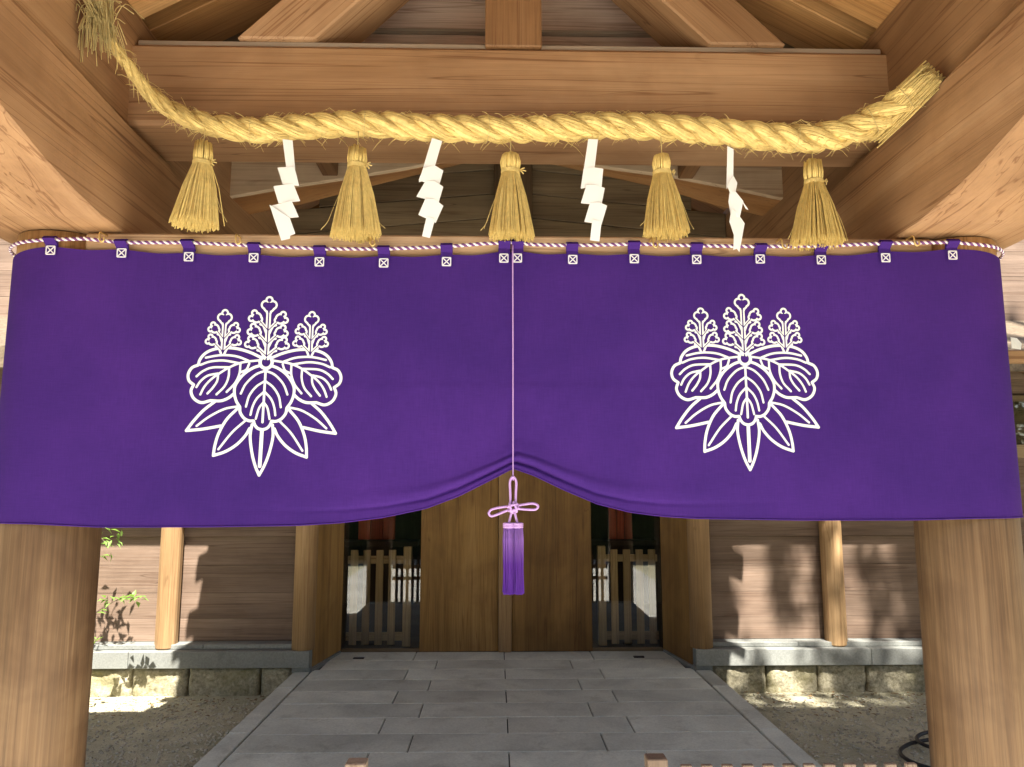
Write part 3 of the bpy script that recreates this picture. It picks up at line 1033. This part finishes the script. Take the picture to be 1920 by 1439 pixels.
# bottom leaves
both([(546, 1012), (538, 1100), (560, 1220), (590, 1310), (624, 1378)], OW)
strokes.append(([(624, 1060), (624, 1312)], 28))
both([(425, 900), (352, 980), (302, 1080), (280, 1170), (274, 1242)], OW)
both([(274, 1242), (360, 1212), (440, 1160), (500, 1095), (530, 1040)], OW)
both([(492, 985), (400, 1072), (308, 1196)], VW)
both([(255, 850), (180, 912), (112, 992), (62, 1066)], OW)
both([(62, 1066), (180, 1052), (312, 1026)], OW)
both([(432, 880), (330, 902), (220, 962), (135, 1030)], VW)


blobs = []


def bud(cx, cy, r, ang_out, w, top=False):
    """a small lobed flower: outline of a few joined discs"""
    c, q, w = math.cos(ang_out), math.sin(ang_out), w * .86
    def at(a, b):
        return cx + r * (a * c - b * q), cy + r * (a * q + b * c)
    if top:
        discs = [(at(-.15, 0), .62 * r), (at(.62, 0), .36 * r), (at(.05, .42), .46 * r), (at(.05, -.42), .46 * r), (at(-.75, 0), .25 * r)]
    else:
        discs = [(at(-.1, 0), .66 * r), (at(.46, .46), .36 * r), (at(.50, -.42), .36 * r), (at(-.6, 0), .34 * r)]
    blobs.append((discs, w))


def spike(cx, top, bottom, buds, r, topr, w):
    bud(cx, top, topr * 1.08, -math.pi / 2, w, True)
    strokes.append(([(cx, top + topr * 1.05), (cx, bottom)], w * 2.05))
    cuts.append(([(cx, top + topr * .8), (cx, bottom + 14)], w * .55))
    for dx, y, s in buds:
        bud(cx + s * dx, y, r, math.radians(205) if s < 0 else math.radians(335), w)
        strokes.append((sp([(cx + s * dx * .62, y + r * .95), (cx + s * dx * .38, y + r * 1.15), (cx + s * 13, y + r * 2.1)]), w * 1.0))
        strokes.append(([(cx + s * dx * .62, y + r * .45), (cx + s * 16, y + r * 1.35)], w * .9))
        cuts.append(([(cx + s * (dx - r * .55), y + r * .45), (cx, y + r * 1.75)], w * .34))


spike(624, 120, 490, [(96, 213, -1), (96, 217, 1), (100, 314, -1), (100, 318, 1), (114, 408, -1), (114, 410, 1)], 54, 60, 18)
for cx in (290, 2 * AX - 290):
    spike(cx, 222, 448, [(76, 302, -1), (76, 302, 1), (90, 394, -1), (90, 394, 1)], 46, 56, 17)
Xg, Yg, Fg = stroke_field(strokes, cuts, (20, 1230), (45, 1420), 3.4)
CV, CFc = contour_mesh(Xg, Yg, Fg)
CV = np.array(CV)
ux = (CV[:, 0] - AX) / 1139.0                 # unit: full leaf width
uz = -(CV[:, 1] - 548) / 1139.0


def make_crest(cx, cz, wx, wz, tilt):
    px = cx + wx * ux * math.cos(tilt) - wz * uz * math.sin(tilt)
    pz = cz + wz * uz * math.cos(tilt) + wx * ux * math.sin(tilt)
    pv = [(x, CF - cloth_off(x, z) - .0016, z) for x, z in zip(px, pz)]
    org = np.array((cx, CF, cz))
    return link('crest', mesh('crest', np.array(pv) - org, CFc, PRINT, True), tuple(org), curtain)


make_crest(-.972, 2.071, .581, .603, R(-1.0))
make_crest(.912, 2.09, .572, .600, R(.4))

# ------------------------------------------------------------------ twisted cord through the tabs
cord = thing('twisted_cord', (0, 2.88, 2.55), 'thin pink and white twisted cord threaded through the curtain tabs', 'cord')
cu = np.arange(-PX - .34, PX + .34, .0035)
tilt0 = 2.560
for k, mt, nm in ((0, CORDW, 'white_strand'), (1, CORDP, 'purple_strand')):
    pp = []
    for u in cu:
        x, y = wrap_xy(u, RC + .012)
        zc = interp(CORDZ, max(-1.906, min(1.898, u))) - (.03 * max(0, abs(u) - 1.9))
        a = 2 * math.pi * u / .0285 + math.pi * k
        pp.append((x + 0, y + .0034 * math.cos(a), zc + .0037 * math.sin(a)))
    t = Tubes()
    t.add(pp, .0045, 6)
    t.build(nm, mt, (0, 2.88, 2.55), cord)

# ------------------------------------------------------------------ straw rope with tassels and paper streamers
ROPE = [(-1.527, 2.640, 3.252, .0165), (-1.517, 2.690, 3.233, .0200), (-1.502, 2.760, 3.205, .0240), (-1.465, 2.820, 3.150, .0282), (-1.383, 2.860, 3.093, .0368), (-1.252, 2.860, 3.038, .0449), (-1.059, 2.860, 3.006, .0531),
        (-.911, 2.860, 3.019, .0531), (-.698, 2.860, 3.035, .0531), (-.440, 2.860, 3.031, .0552), (-.247, 2.860, 3.021, .0552), (-.009, 2.860, 3.022, .0552), (.207, 2.860, 3.028, .0552), (.359, 2.860, 3.041, .0552),
        (.577, 2.860, 3.035, .0552), (.795, 2.860, 3.023, .0572), (1.034, 2.860, 3.000, .0592), (1.201, 2.840, 2.986, .0600), (1.357, 2.800, 3.004, .0620), (1.452, 2.730, 3.039, .0600), (1.532, 2.640, 3.090, .0560)]
rp = smooth_path([np.array(p[:3]) for p in ROPE], 14)
rr = .95 * np.interp(np.linspace(0, 1, len(rp)), np.linspace(0, 1, len(ROPE)), [p[3] for p in ROPE])
T = np.gradient(rp, axis=0)
T /= np.linalg.norm(T, axis=1)[:, None]
S1 = np.cross(T, np.array([0, 1., 0]))
S1 /= np.linalg.norm(S1, axis=1)[:, None]
S2 = np.cross(T, S1)
arc = np.concatenate([[0], np.cumsum(np.linalg.norm(np.diff(rp, axis=0), axis=1))])
rope = thing('straw_rope', (0, 2.86, 3.02), 'thick twisted yellow straw rope sagging in front of the cross beam', 'rope')
ro = (0, 2.86, 3.02)
pitch = np.interp(arc, [0, .4, arc[-1]], [.16, .285, .30])
phase = np.concatenate([[0], np.cumsum(np.diff(arc) / pitch[1:])]) * 2 * np.pi
for k in range(3):
    a = phase + 2 * np.pi * k / 3
    lump = 1 + .05 * np.sin(arc * 37 + k * 2) + .04 * np.sin(arc * 83 + k)
    path_ = rp + (rr * .515)[:, None] * (np.cos(a)[:, None] * S1 + np.sin(a)[:, None] * S2)
    t = Tubes()
    t.add(path_, rr * .495 * lump, 14)
    t.build('strand', STRAW, ro, rope)
    # single straws lying on the strand
    Tk = np.gradient(path_, axis=0)
    Tk /= np.linalg.norm(Tk, axis=1)[:, None]
    Ak = np.cross(Tk, np.array([0, 0, 1.]))
    Ak /= np.linalg.norm(Ak, axis=1)[:, None]
    Bk = np.cross(Tk, Ak)
    t = Tubes()
    for _ in range(420):
        i0 = random.randrange(0, len(rp) - 12)
        n_ = random.randrange(9, 26)
        ii = np.arange(i0, min(len(rp), i0 + n_))
        an = random.random() * 6.283 + np.linspace(0, random.gauss(0, .5), len(ii))
        lift = np.sin(np.linspace(0, math.pi, len(ii))) * .0 + random.uniform(-.0014, .001)
        rad_ = (rr * .495 * lump)[ii] + lift
        t.add(path_[ii] + rad_[:, None] * (np.cos(an)[:, None] * Ak[ii] + np.sin(an)[:, None] * Bk[ii]), random.uniform(.0014, .0024), 4, u0=random.random() * 60)
    t.build('straw_layer', STRAW, ro, rope, kind='stuff')
# fibres standing off the rope
t = Tubes()
for _ in range(950):
    i = int(random.random() ** .9 * (len(rp) - 3)) + 1
    a = random.random() * 6.283
    nrm = math.cos(a) * S1[i] + math.sin(a) * S2[i]
    b = rp[i] + nrm * rr[i] * .93
    tl = random.choice((-1, 1)) * T[i]
    ln = random.uniform(.012, .045) * (1.7 if random.random() < .05 else 1)
    p1 = b + tl * ln * .6 + nrm * ln * random.uniform(.1, .6)
    p2 = p1 + tl * ln * .4 + nrm * ln * random.uniform(-.2, .5) + np.array([0, 0, -.35 * ln])
    t.add([b, p1, p2], [.0015, .0012, .0007], 3, cap=False)
t.build('loose_fibres', STRAW, ro, rope, kind='stuff')
# left end: frayed tuft reaching up and drooping
t = Tubes()
e0, d0 = rp[0], -T[0]
for _ in range(170):
    b = e0 + np.array([random.gauss(0, .009), random.gauss(0, .012), random.gauss(0, .010)])
    ln = random.uniform(.07, .19)
    sx, sy = random.gauss(0, .30), random.gauss(0, .25)
    drop = random.random()
    up_ = b + np.array([-.012 + sx * .05, -.03 + sy * .05, random.uniform(.03, .11)])
    if drop < .5:        # loops over and hangs down beside the rope
        pts = [b, up_, up_ + np.array([-.012 + sx * .06, -.02, -.01]), up_ + np.array([-.004 + sx * .10, -.02 + sy * .05, -ln * .85])]
    else:
        pts = [b, up_, up_ + ln * np.array([-.15 + sx * .6, -.1 + sy * .5, .45]), up_ + ln * np.array([-.2 + sx * 1.3, -.15 + sy, .75 - abs(sx) * .9])]
    for p in pts:
        p[0] = max(p[0], -1.615)
    t.add(smooth_path(pts, 4), .0019, 3, cap=False, u0=random.random() * 50)
t.build('frayed_tuft', STRAWD, ro, rope, kind='stuff')
# right end: straight cut bundle
t = Tubes()
e1 = rp[-1]
d1 = np.array([.052, -.10, .052])
d1 = d1 / np.linalg.norm(d1)
sA = np.cross(d1, [0, 1., 0]); sA /= np.linalg.norm(sA)
sB = np.cross(d1, sA)
for _ in range(340):
    q = math.sqrt(random.random()) * .053
    a = random.random() * 6.283
    off = math.cos(a) * sA + math.sin(a) * sB
    b = e1 - d1 * random.uniform(.10, .24) + off * q * 1.12
    e = e1 + d1 * random.uniform(.035, .085) + off * q * random.uniform(.85, 1.1)
    t.add([b, (b + e) / 2 + off * .004, e], .0026, 4)
t.build('cut_end', STRAW, ro, rope, kind='stuff')
for fr_ in (.045, .30, .42, .53, .645, .83, .93, .985):
    i = int(fr_ * (len(rp) - 1))
    t = Tubes()
    t.add([rp[i] + (rr[i] * 1.045) * (math.cos(a) * S1[i] + math.sin(a) * S2[i]) + T[i] * .012 * math.sin(a) for a in np.linspace(0, 6.2832, 25)], .0014, 4, cap=False)
    t.build('binding', STRAWD, ro, rope)

TASSELS = [(-1.235, 2.977, 2.932, 2.854, 2.601, .096, 0), (-.626, 2.976, 2.918, 2.848, 2.562, .104, 0), (-.016, 2.960, 2.910, 2.831, 2.559, .096, 1), (.591, 2.980, 2.911, 2.830, 2.575, .094, 1), (1.202, 2.933, 2.881, 2.797, 2.542, .108, 0)]
TLAB = ['straw tassel nearest the frayed rope end, hanging slightly tilted', 'straw tassel hanging between the first and second paper streamers from the frayed end', 'straw tassel hanging over the middle of the curtain where the lilac cord starts',
        'straw tassel with a round tied head between the third streamer and the crumpled one', 'largest straw tassel, nearest the cut rope end']
TY = 2.838
for n, ((tx, zs, zh, zn, zbm, rb, rnd), lab) in enumerate(zip(TASSELS, TLAB)):
    tas = thing('straw_tassel', (tx, TY, zbm), lab, 'tassel', 'straw tassels hanging from the rope')
    org = (tx, TY, zbm)
    t = Tubes()
    t.add([(tx, TY + .01, zs + .05), (tx + .001, TY, (zs + zh) / 2), (tx, TY, zh - .015)], .0022, 5)
    t.build('string', STRAWD, org, tas)
    skew = (-.018, .0, .004, .012, .0)[n]
    rn = .033
    t = Tubes()
    for _ in range(620):
        a = random.random() * 6.283
        q = random.random() ** .42
        ca, sa = math.cos(a) * q, math.sin(a) * q
        r1 = rb * random.uniform(.90, 1.0)
        if random.random() < .02:
            r1 *= 1.22
        zz = zbm + random.uniform(-.006, .012) + (1 - q) * .0
        m1 = .52 + random.uniform(-.05, .05)
        t.add([(tx + ca * rn, TY + sa * rn, zn + .004), (tx + skew * .3 + ca * (rn + (r1 - rn) * .50), TY + sa * (rn + (r1 - rn) * .48), zn + (zz - zn) * .4),
               (tx + skew + ca * r1, TY + sa * r1 * .9, zz)], [.0017, .0021, .0019], 3, u0=random.random() * 50)
    t.build('skirt', STRAWT, org, tas, smooth=False, kind='stuff')
    t = Tubes()
    for _ in range(150):
        a = random.random() * 6.283
        q = random.random() ** .4
        ca, sa = math.cos(a) * q, math.sin(a) * q
        if rnd:
            t.add([(tx + ca * rn * .98, TY + sa * rn, zn), (tx + ca * .039, TY + sa * .039, zn + (zh - zn) * .5), (tx + ca * .031, TY + sa * .031, zn + (zh - zn) * .88), (tx + ca * .008, TY + sa * .008, zh)], .0034, 4)
        else:
            hh = zh + random.uniform(-.014, .012)
            t.add([(tx + ca * rn * .98, TY + sa * rn, zn), (tx + ca * .037, TY + sa * .037, zn + (zh - zn) * .45), (tx + ca * .032, TY + sa * .032, hh)], .003, 4)
    t.build('head', STRAWT, org, tas, kind='stuff')
    t = Tubes()
    hel = [(tx + (rn + .003) * math.cos(a), TY + (rn + .003) * math.sin(a), zn + .008 - .004 * a / 6.283) for a in np.linspace(0, 6.283 * 4, 60)]
    t.add(hel, .0024, 5)
    kx = tx + .034
    for dx, dz in ((.022, .012), (.018, -.014), (.028, -.002)):
        t.add([(kx, TY - .012, zn + .002), (kx + dx * .6, TY - .016, zn + .002 + dz * .5), (kx + dx * (1.0 if n in (2, 0, 1) else .5), TY - .014, zn + dz)], .0024, 4)
    t.build('binding', STRAW, org, tas)
    t = Tubes()
    for _ in range(2):
        a = random.uniform(-.6, .6) + (0 if random.random() < .5 else math.pi)
        t.add(smooth_path([(tx + rn * math.cos(a), TY, zn - .03), (tx + rb * .75 * math.cos(a), TY - .03, zbm + .12), (tx + rb * 1.0 * math.cos(a), TY - .03, zbm + .05), (tx + rb * random.uniform(1.05, 1.3) * math.cos(a), TY - .03, zbm + random.uniform(.0, .05))], 4), .0013, 3)
    t.build('stray_straws', STRAW, org, tas, kind='stuff')

SH = [
    [[(-.922, 2.954), (-.884, 2.950), (-.870, 2.840), (-.903, 2.840)], [(-.937, 2.837), (-.872, 2.841), (-.850, 2.765), (-.914, 2.772)], [(-.947, 2.757), (-.873, 2.770), (-.845, 2.703), (-.925, 2.692)],
     [(-.952, 2.679), (-.875, 2.696), (-.845, 2.634), (-.927, 2.626)], [(-.957, 2.675), (-.879, 2.626), (-.856, 2.567), (-.875, 2.559), (-.875, 2.548), (-.907, 2.540)]],
    [[(-.330, 2.963), (-.290, 2.951), (-.330, 2.806), (-.378, 2.791)], [(-.361, 2.838), (-.319, 2.852), (-.284, 2.832), (-.301, 2.769), (-.378, 2.791)], [(-.352, 2.785), (-.317, 2.785), (-.283, 2.762), (-.300, 2.702), (-.386, 2.725)],
     [(-.351, 2.709), (-.315, 2.709), (-.282, 2.684), (-.310, 2.618), (-.376, 2.647)], [(-.345, 2.636), (-.313, 2.625), (-.331, 2.554), (-.361, 2.561)]],
    [[(.297, 2.965), (.335, 2.964), (.310, 2.779), (.265, 2.769)], [(.277, 2.844), (.315, 2.849), (.353, 2.842), (.345, 2.770), (.265, 2.769)], [(.287, 2.774), (.325, 2.775), (.358, 2.763), (.344, 2.696), (.264, 2.702)],
     [(.300, 2.700), (.335, 2.701), (.365, 2.687), (.342, 2.614), (.277, 2.627)], [(.307, 2.629), (.342, 2.620), (.333, 2.545), (.297, 2.549)]],
    [[(.859, 2.943), (.881, 2.928), (.875, 2.812), (.849, 2.773)], [(.875, 2.822), (.893, 2.793), (.882, 2.746), (.861, 2.744), (.849, 2.773)], [(.861, 2.756), (.882, 2.749), (.907, 2.710), (.892, 2.649), (.860, 2.666), (.854, 2.714)],
     [(.861, 2.676), (.890, 2.654), (.915, 2.623), (.887, 2.510), (.876, 2.522), (.861, 2.515), (.866, 2.574), (.849, 2.622)], [(.898, 2.724), (.907, 2.710), (.927, 2.676), (.917, 2.681)]]]
SLAB = ['white zigzag paper streamer nearest the frayed rope end', 'white zigzag paper streamer leaning left, just before the middle tassel', 'white zigzag paper streamer hanging straight, just after the middle tassel', 'narrow crumpled white paper streamer turned edge on, beside the largest tassel']
for n, (panels, lab) in enumerate(zip(SH, SLAB)):
    top = panels[0][0]
    st = thing('paper_streamer', (top[0], 2.84, panels[-1][0][1]), lab, 'paper streamer', 'white paper streamers hanging from the rope')
    for k, pl in enumerate(panels):
        # each folded flap stands a little off the one before and is turned about its own fold
        xm, zm = sum(p[0] for p in pl) / len(pl), sum(p[1] for p in pl) / len(pl)
        pl = [(xm + (x - xm) * 1.03, zm + (z - zm) * 1.07) for x, z in pl]
        tw = (.16, -.22, .18, -.2, .1)[k] * (1 if n % 2 == 0 else -1) * (1.6 if n == 3 else .3)
        yb = 2.835 - .003 * k
        vs = [(x, yb + (x - xm) * tw, z) for x, z in pl] + [(x, yb + (x - xm) * tw + .0012, z) for x, z in pl]
        m = len(pl)
        fs = [tuple(range(m)), tuple(range(2 * m - 1, m - 1, -1))] + [(i, (i + 1) % m, m + (i + 1) % m, m + i) for i in range(m)]
        world_obj('paper_flap', vs, fs, WHITE, st)
    t = Tubes()
    xm = (panels[0][0][0] + panels[0][1][0]) / 2
    t.add([(xm, 2.837, top[1] - .006), (xm, 2.845, top[1] + .02), (xm, 2.85, top[1] + .05)], .0012, 4)
    t.build('string', STRAWD, (xm, 2.84, top[1]), st)

# ------------------------------------------------------------------ lilac cord with knot and purple tassel in the middle of the curtain
def ombre():
    m, N, Lk, P = new_mat('dyed_silk')
    tc = N.new('ShaderNodeTexCoord')
    sx = N.new('ShaderNodeSeparateXYZ')
    Lk.new(tc.outputs['Object'], sx.inputs[0])
    mr = N.new('ShaderNodeMapRange')
    mr.inputs[1].default_value = -.26
    mr.inputs[2].default_value = 0
    Lk.new(sx.outputs[2], mr.inputs[0])
    cr = ramp(N, [(.0, (.055, .008, .20)), (.45, (.13, .035, .33)), (1, (.40, .21, .60))])
    Lk.new(mr.outputs[0], cr.inputs[0])
    Lk.new(cr.outputs[0], P.inputs['Base Color'])
    P.inputs['Roughness'].default_value = .5
    P.inputs['Specular IOR Level'].default_value = .2
    return m


SILK = ombre()
pt = thing('silk_tassel', (-.005, 2.87, 1.444), 'lilac knotted cord ending in a purple silk tassel at the curtain middle', 'tassel')
po = (-.005, 2.87, 1.444)
px0, py0 = -.005, 2.868
t = Tubes()
t.add([(px0, py0 + .018, 2.575), (px0 - .001, py0 + .012, 2.5), (px0, py0 + .01, 2.1), (px0, py0 + .004, 1.63), (px0, py0, 1.612)], .0026, 6)
t.build('cord', LILAC, po, pt)
t = Tubes()
lp = lambda pts: smooth_path([(px0 + x, py0 + y, z) for x, y, z in pts], 7)
t.add(lp([(-.010, 0, 1.505), (-.0105, 0, 1.56), (-.012, 0, 1.605), (-.004, 0, 1.623), (.004, 0, 1.623), (.012, 0, 1.605), (.0105, 0, 1.56), (.010, 0, 1.505)]), .0046, 8)
t.add(lp([(-.012, -.002, 1.515), (-.045, -.002, 1.511), (-.080, -.002, 1.503), (-.092, -.002, 1.489), (-.082, -.002, 1.478), (-.060, -.002, 1.484), (-.035, -.002, 1.494), (-.012, -.002, 1.503)]), .0046, 8)
t.add(lp([(.012, -.002, 1.516), (.045, -.002, 1.522), (.075, -.002, 1.525), (.092, -.002, 1.519), (.093, -.002, 1.509), (.080, -.002, 1.502), (.045, -.002, 1.503), (.012, -.002, 1.506)]), .0046, 8)
t.add(lp([(-.004, 0, 1.50), (-.010, 0, 1.475), (-.016, 0, 1.452)]), .0046, 8)
t.add(lp([(.004, 0, 1.50), (.010, 0, 1.475), (.016, 0, 1.452)]), .0046, 8)
t.build('loops', LILAC, po, pt)
t = Tubes()
for a in range(4):
    an = R(90 * a + 20)
    c, s_ = math.cos(an), math.sin(an)
    q = [(-.020, -.007, .008), (-.006, -.013, .010), (.010, -.013, .009), (.020, -.006, .006)]
    t.add(smooth_path([(px0 + x * c - z * s_, py0 + y - .002, 1.510 + x * s_ + z * c) for x, y, z in q], 5), .0052, 8)
t.build('knot', LILAC, po, pt)
t = Tubes()
for s in (-1, 1):
    for k in range(3):
        t.add([(px0 + s * .0165 + .0185 * math.cos(a), py0 + .016 * math.sin(a), 1.449 - k * .006) for a in np.linspace(0, 6.283, 21)], .0042, 6, cap=False)
t.build('head', LILAC, po, pt)
t = Tubes()
for s in (-1, 1):
    for _ in range(150):
        a = random.random() * 6.283
        q = math.sqrt(random.random())
        x, y = math.cos(a) * q * .0185, math.sin(a) * q * .017
        x2 = x * 1.02 + random.gauss(0, .0012)
        t.add([(px0 + s * .017 + x, py0 + y, 1.447), (px0 + s * .0185 + x * 1.12, py0 + y * 1.15, 1.39), (px0 + s * .0175 + x2, py0 + y, 1.28), (px0 + s * .017 + x2 + random.gauss(0, .002), py0 + y, 1.192 + random.uniform(-.004, .006))], .0016, 3)
t.build('fringe', SILK, po, pt, kind='stuff')

# ------------------------------------------------------------------ things at the sides
LEAF = plain('shrub_leaf', (.17, .27, .07), .5, var=.35, vscale=9)
LN = LEAF.node_tree.nodes
tl = LN.new('ShaderNodeBsdfTranslucent')
tl.inputs[0].default_value = (.35, .6, .08, 1)
mx = LN.new('ShaderNodeMixShader')
mx.inputs[0].default_value = .35
LEAF.node_tree.links.new(LN['Principled BSDF'].outputs[0], mx.inputs[1])
LEAF.node_tree.links.new(tl.outputs[0], mx.inputs[2])
LEAF.node_tree.links.new(mx.outputs[0], LN['Material Output'].inputs['Surface'])
BARK = plain('bark', (.10, .07, .045), .9, var=.4, vscale=25)


def leaf(vs, fs, p, d, ln, w, up=Vector((0, 0, 1))):
    d = d.normalized()
    sd_ = d.cross(up)
    if sd_.length < .1:
        sd_ = Vector((1, 0, 0))
    sd_.normalize()
    nn = sd_.cross(d) * ln * .12
    b = len(vs)
    vs += [p, p + d * ln * .45 + sd_ * w * .5 + nn, p + d * ln - nn, p + d * ln * .45 - sd_ * w * .5 + nn, p + d * ln * .45]
    fs += [(b, b + 1, b + 4), (b + 1, b + 2, b + 4), (b + 2, b + 3, b + 4), (b + 3, b, b + 4)]


shrub = thing('leafy_shrub', (-3.42, 6.22, -.2), 'slender green leafed shrub half hidden behind the left pillar', 'shrub')
so = (-3.42, 6.22, -.2)
t = Tubes()
vs, fs = [], []
stems = [[(-3.42, 6.22, -.2), (-3.40, 6.2, .2), (-3.33, 6.22, .5), (-3.14, 6.26, .66), (-2.95, 6.28, .69)], [(-3.42, 6.22, -.2), (-3.44, 6.25, .5), (-3.42, 6.24, .95), (-3.33, 6.28, 1.16), (-3.24, 6.3, 1.1)],
         [(-3.42, 6.22, -.2), (-3.48, 6.3, .6), (-3.44, 6.32, 1.1), (-3.34, 6.32, 1.45)], [(-3.42, 6.22, -.2), (-3.5, 6.2, .4), (-3.6, 6.25, .9), (-3.7, 6.2, 1.3)], [(-3.42, 6.22, -.2), (-3.36, 6.2, .1), (-3.26, 6.2, .32), (-3.2, 6.2, .42)]]
for st in stems:
    sp_ = smooth_path([np.array(p) for p in st], 8)
    t.add(sp_, np.linspace(.008, .0025, len(sp_)), 5)
    for i in range(len(sp_) // 2, len(sp_)):
        for _ in range(1):
            if random.random() < .35:
                continue
            d = Vector((random.gauss(.4, .7), random.gauss(-.1, .6), random.gauss(.1, .5)))
            leaf(vs, fs, Vector(sp_[i]), d, random.uniform(.05, .085), random.uniform(.025, .038))
for cx in (-3.215, -3.08, -2.985, -2.95):
    for _ in range(4):
        leaf(vs, fs, Vector((cx + random.gauss(0, .012), 6.27 + random.gauss(0, .02), .675 + random.gauss(0, .012))), Vector((random.gauss(0, 1), random.gauss(-.4, .5), random.gauss(.2, .5))), .065, .042)
for _ in range(7):
    leaf(vs, fs, Vector((random.uniform(-3.3, -3.12), 6.3, random.uniform(1.09, 1.17))), Vector((random.gauss(.6, .6), -.2, random.gauss(-.3, .5))), .06, .02)
for _ in range(60):
    leaf(vs, fs, Vector((random.gauss(-3.38, .10), 6.3 + random.gauss(0, .05), random.gauss(1.25, .15))), Vector((random.gauss(.2, .6), random.gauss(0, .5), random.gauss(-.5, .5))), .085, .03)
t.build('stem', BARK, so, shrub)
link('foliage', mesh('foliage', [Vector(v) - Vector(so) for v in vs], fs, LEAF, True), so, shrub, kind='stuff')

t = Tubes()
hx, hy = 3.08, 5.16
coil = []
for a in np.linspace(math.pi * .3, 6.283 * 2.0, 80):
    q = min(1, max(0, (a - 5) / 3))
    cx_, cy_ = hx - .06 + .17 * q, hy - .09 + .22 * q
    coil.append((cx_ + (.43 - .06 * q) * math.cos(a), cy_ + (.32 - .06 * q) * math.sin(a), -.168 + .02 * q + .015 * max(0, math.sin(a * 1.3))))
t.add(smooth_path(coil, 2), .013, 8)
hose = t.build('garden_hose', BLACK, (hx, hy, -.2), None, label='black rubber hose coiled on the gravel beside the right pillar', cat='hose')

# rack with folded paper slips past the right pillar
rack = thing('slip_rack', (3.75, 4.62, -.2), 'wooden rack rail with white paper slips past the right pillar', 'rack')
box('rack_post', (3.95, 4.05), (4.58, 4.68), (-.22, 2.62), WHALLZ, rack, .006)
box('rack_rail', (3.12, 4.2), (4.60, 4.66), (2.36, 2.44), WX, rack, .005)
for x, z in ((3.225, 2.50), (3.36, 2.49), (3.5, 2.5), (3.28, 1.90)):
    world_obj('paper_slip', [(x - .03, 4.59, z - .05), (x + .02, 4.58, z - .06), (x + .035, 4.588, z - .02), (x + .012, 4.595, z + .015), (x - .03, 4.59, z + .02), (x - .03, 4.594, z - .05), (x + .02, 4.584, z - .06), (x + .035, 4.592, z - .02), (x + .012, 4.599, z + .015), (x - .03, 4.594, z + .02)],
              [(0, 1, 2, 3, 4), (9, 8, 7, 6, 5), (0, 5, 6, 1), (1, 6, 7, 2), (2, 7, 8, 3), (3, 8, 9, 4), (4, 9, 5, 0)], WHITE, rack)
box('rack_rail', (3.12, 4.2), (4.60, 4.66), (1.76, 1.84), WDARK, rack, .005)

# tall cedar in front on the right: its drooping sprays dapple the wall
FOL = plain('cedar_leaf', (.045, .075, .022), .7, var=.4, vscale=3)
tree = thing('cedar_tree', (6.6, -1.2, -.45), 'tall cedar tree standing in front of the gate at the right', 'tree')
to = (6.6, -1.2, -.45)
t = Tubes()
t.add([(6.6, -1.2, -.5), (6.55, -1.2, 5), (6.5, -1.15, 10), (6.4, -1.1, 16)], [.42, .36, .26, .06], 12)
t.build('trunk', BARK, to, tree)
vs, fs = [], []
t = Tubes()
for k in range(135):
    if k < 31:
        x = random.uniform(3.1, 4.05)
    else:
        x = random.uniform(4.1, 6.8)
    c = Vector((x, random.uniform(-2.4, .9), random.uniform(9.2, 13.8)))
    b = Vector((6.48, -1.15, c.z + .3))
    t.add([tuple(b), tuple((b + c) / 2 + Vector((0, 0, .25))), tuple(c)], [.05, .03, .01], 4)
    hgt = random.uniform(.5, 1.5)
    for _ in range(int(34 * hgt) + 10):
        q = random.random()
        p = c + Vector((random.gauss(0, .05), random.gauss(0, .06), -q * hgt))
        leaf(vs, fs, p, Vector((random.gauss(0, .35), random.gauss(0, .35), -1)), random.uniform(.14, .26), random.uniform(.06, .11), Vector((random.gauss(0, 1), random.gauss(0, 1), .1)))
t.build('branch', BARK, to, tree)
link('crown', mesh('crown', [v - Vector(to) for v in vs], fs, FOL), to, tree)

# tree belt added out of view to block low sky light
vs, fs = [], []
for k in range(46):
    cx = -30 + k * 1.33 + random.gauss(0, .4)
    cy, hh = -17 + random.gauss(0, 1.2), random.uniform(6.5, 9.5)
    for _ in range(330):
        z = random.random()
        rad = 1.9 * (1 - .75 * abs(z - .45)) * math.sqrt(random.random())
        a = random.random() * 6.283
        leaf(vs, fs, Vector((cx + rad * math.cos(a), cy + rad * math.sin(a), -.3 + hh * z)), Vector((random.gauss(0, 1), random.gauss(.4, .7), random.gauss(0, .6))), .75, .5)
link('sky_block_trees', mesh('sky_block_trees', vs, fs, FOL), (0, 0, 0), kind='stuff', label='dark green tree belt added out of view to block low sky light')

# clipped hedge across the forecourt, behind the viewer
hedge = thing('hedge', (0, -6.2, -.45), 'clipped dark green hedge across the forecourt facing the gate', 'hedge')
vs, fs = [], []
for _ in range(9000):
    face = random.random()
    x = random.uniform(-9, 9)
    if face < .6:
        p = Vector((x, -5.6 + random.gauss(0, .05), random.uniform(-.45, 1.75)))
    else:
        p = Vector((x, random.uniform(-6.8, -5.6), 1.75 + random.gauss(0, .05)))
    leaf(vs, fs, p, Vector((random.gauss(0, 1), random.gauss(.5, .6), random.gauss(.3, .6))), .11, .06)
link('foliage', mesh('foliage', [v - Vector((0, -6.2, -.45)) for v in vs], fs, FOL), (0, -6.2, -.45), hedge, kind='stuff')
box('branch_core', (-9, 9), (-6.75, -5.66), (-.45, 1.7), plain('hedge_inside', (.03, .04, .015), .95, var=.4, vscale=6), hedge, .05)
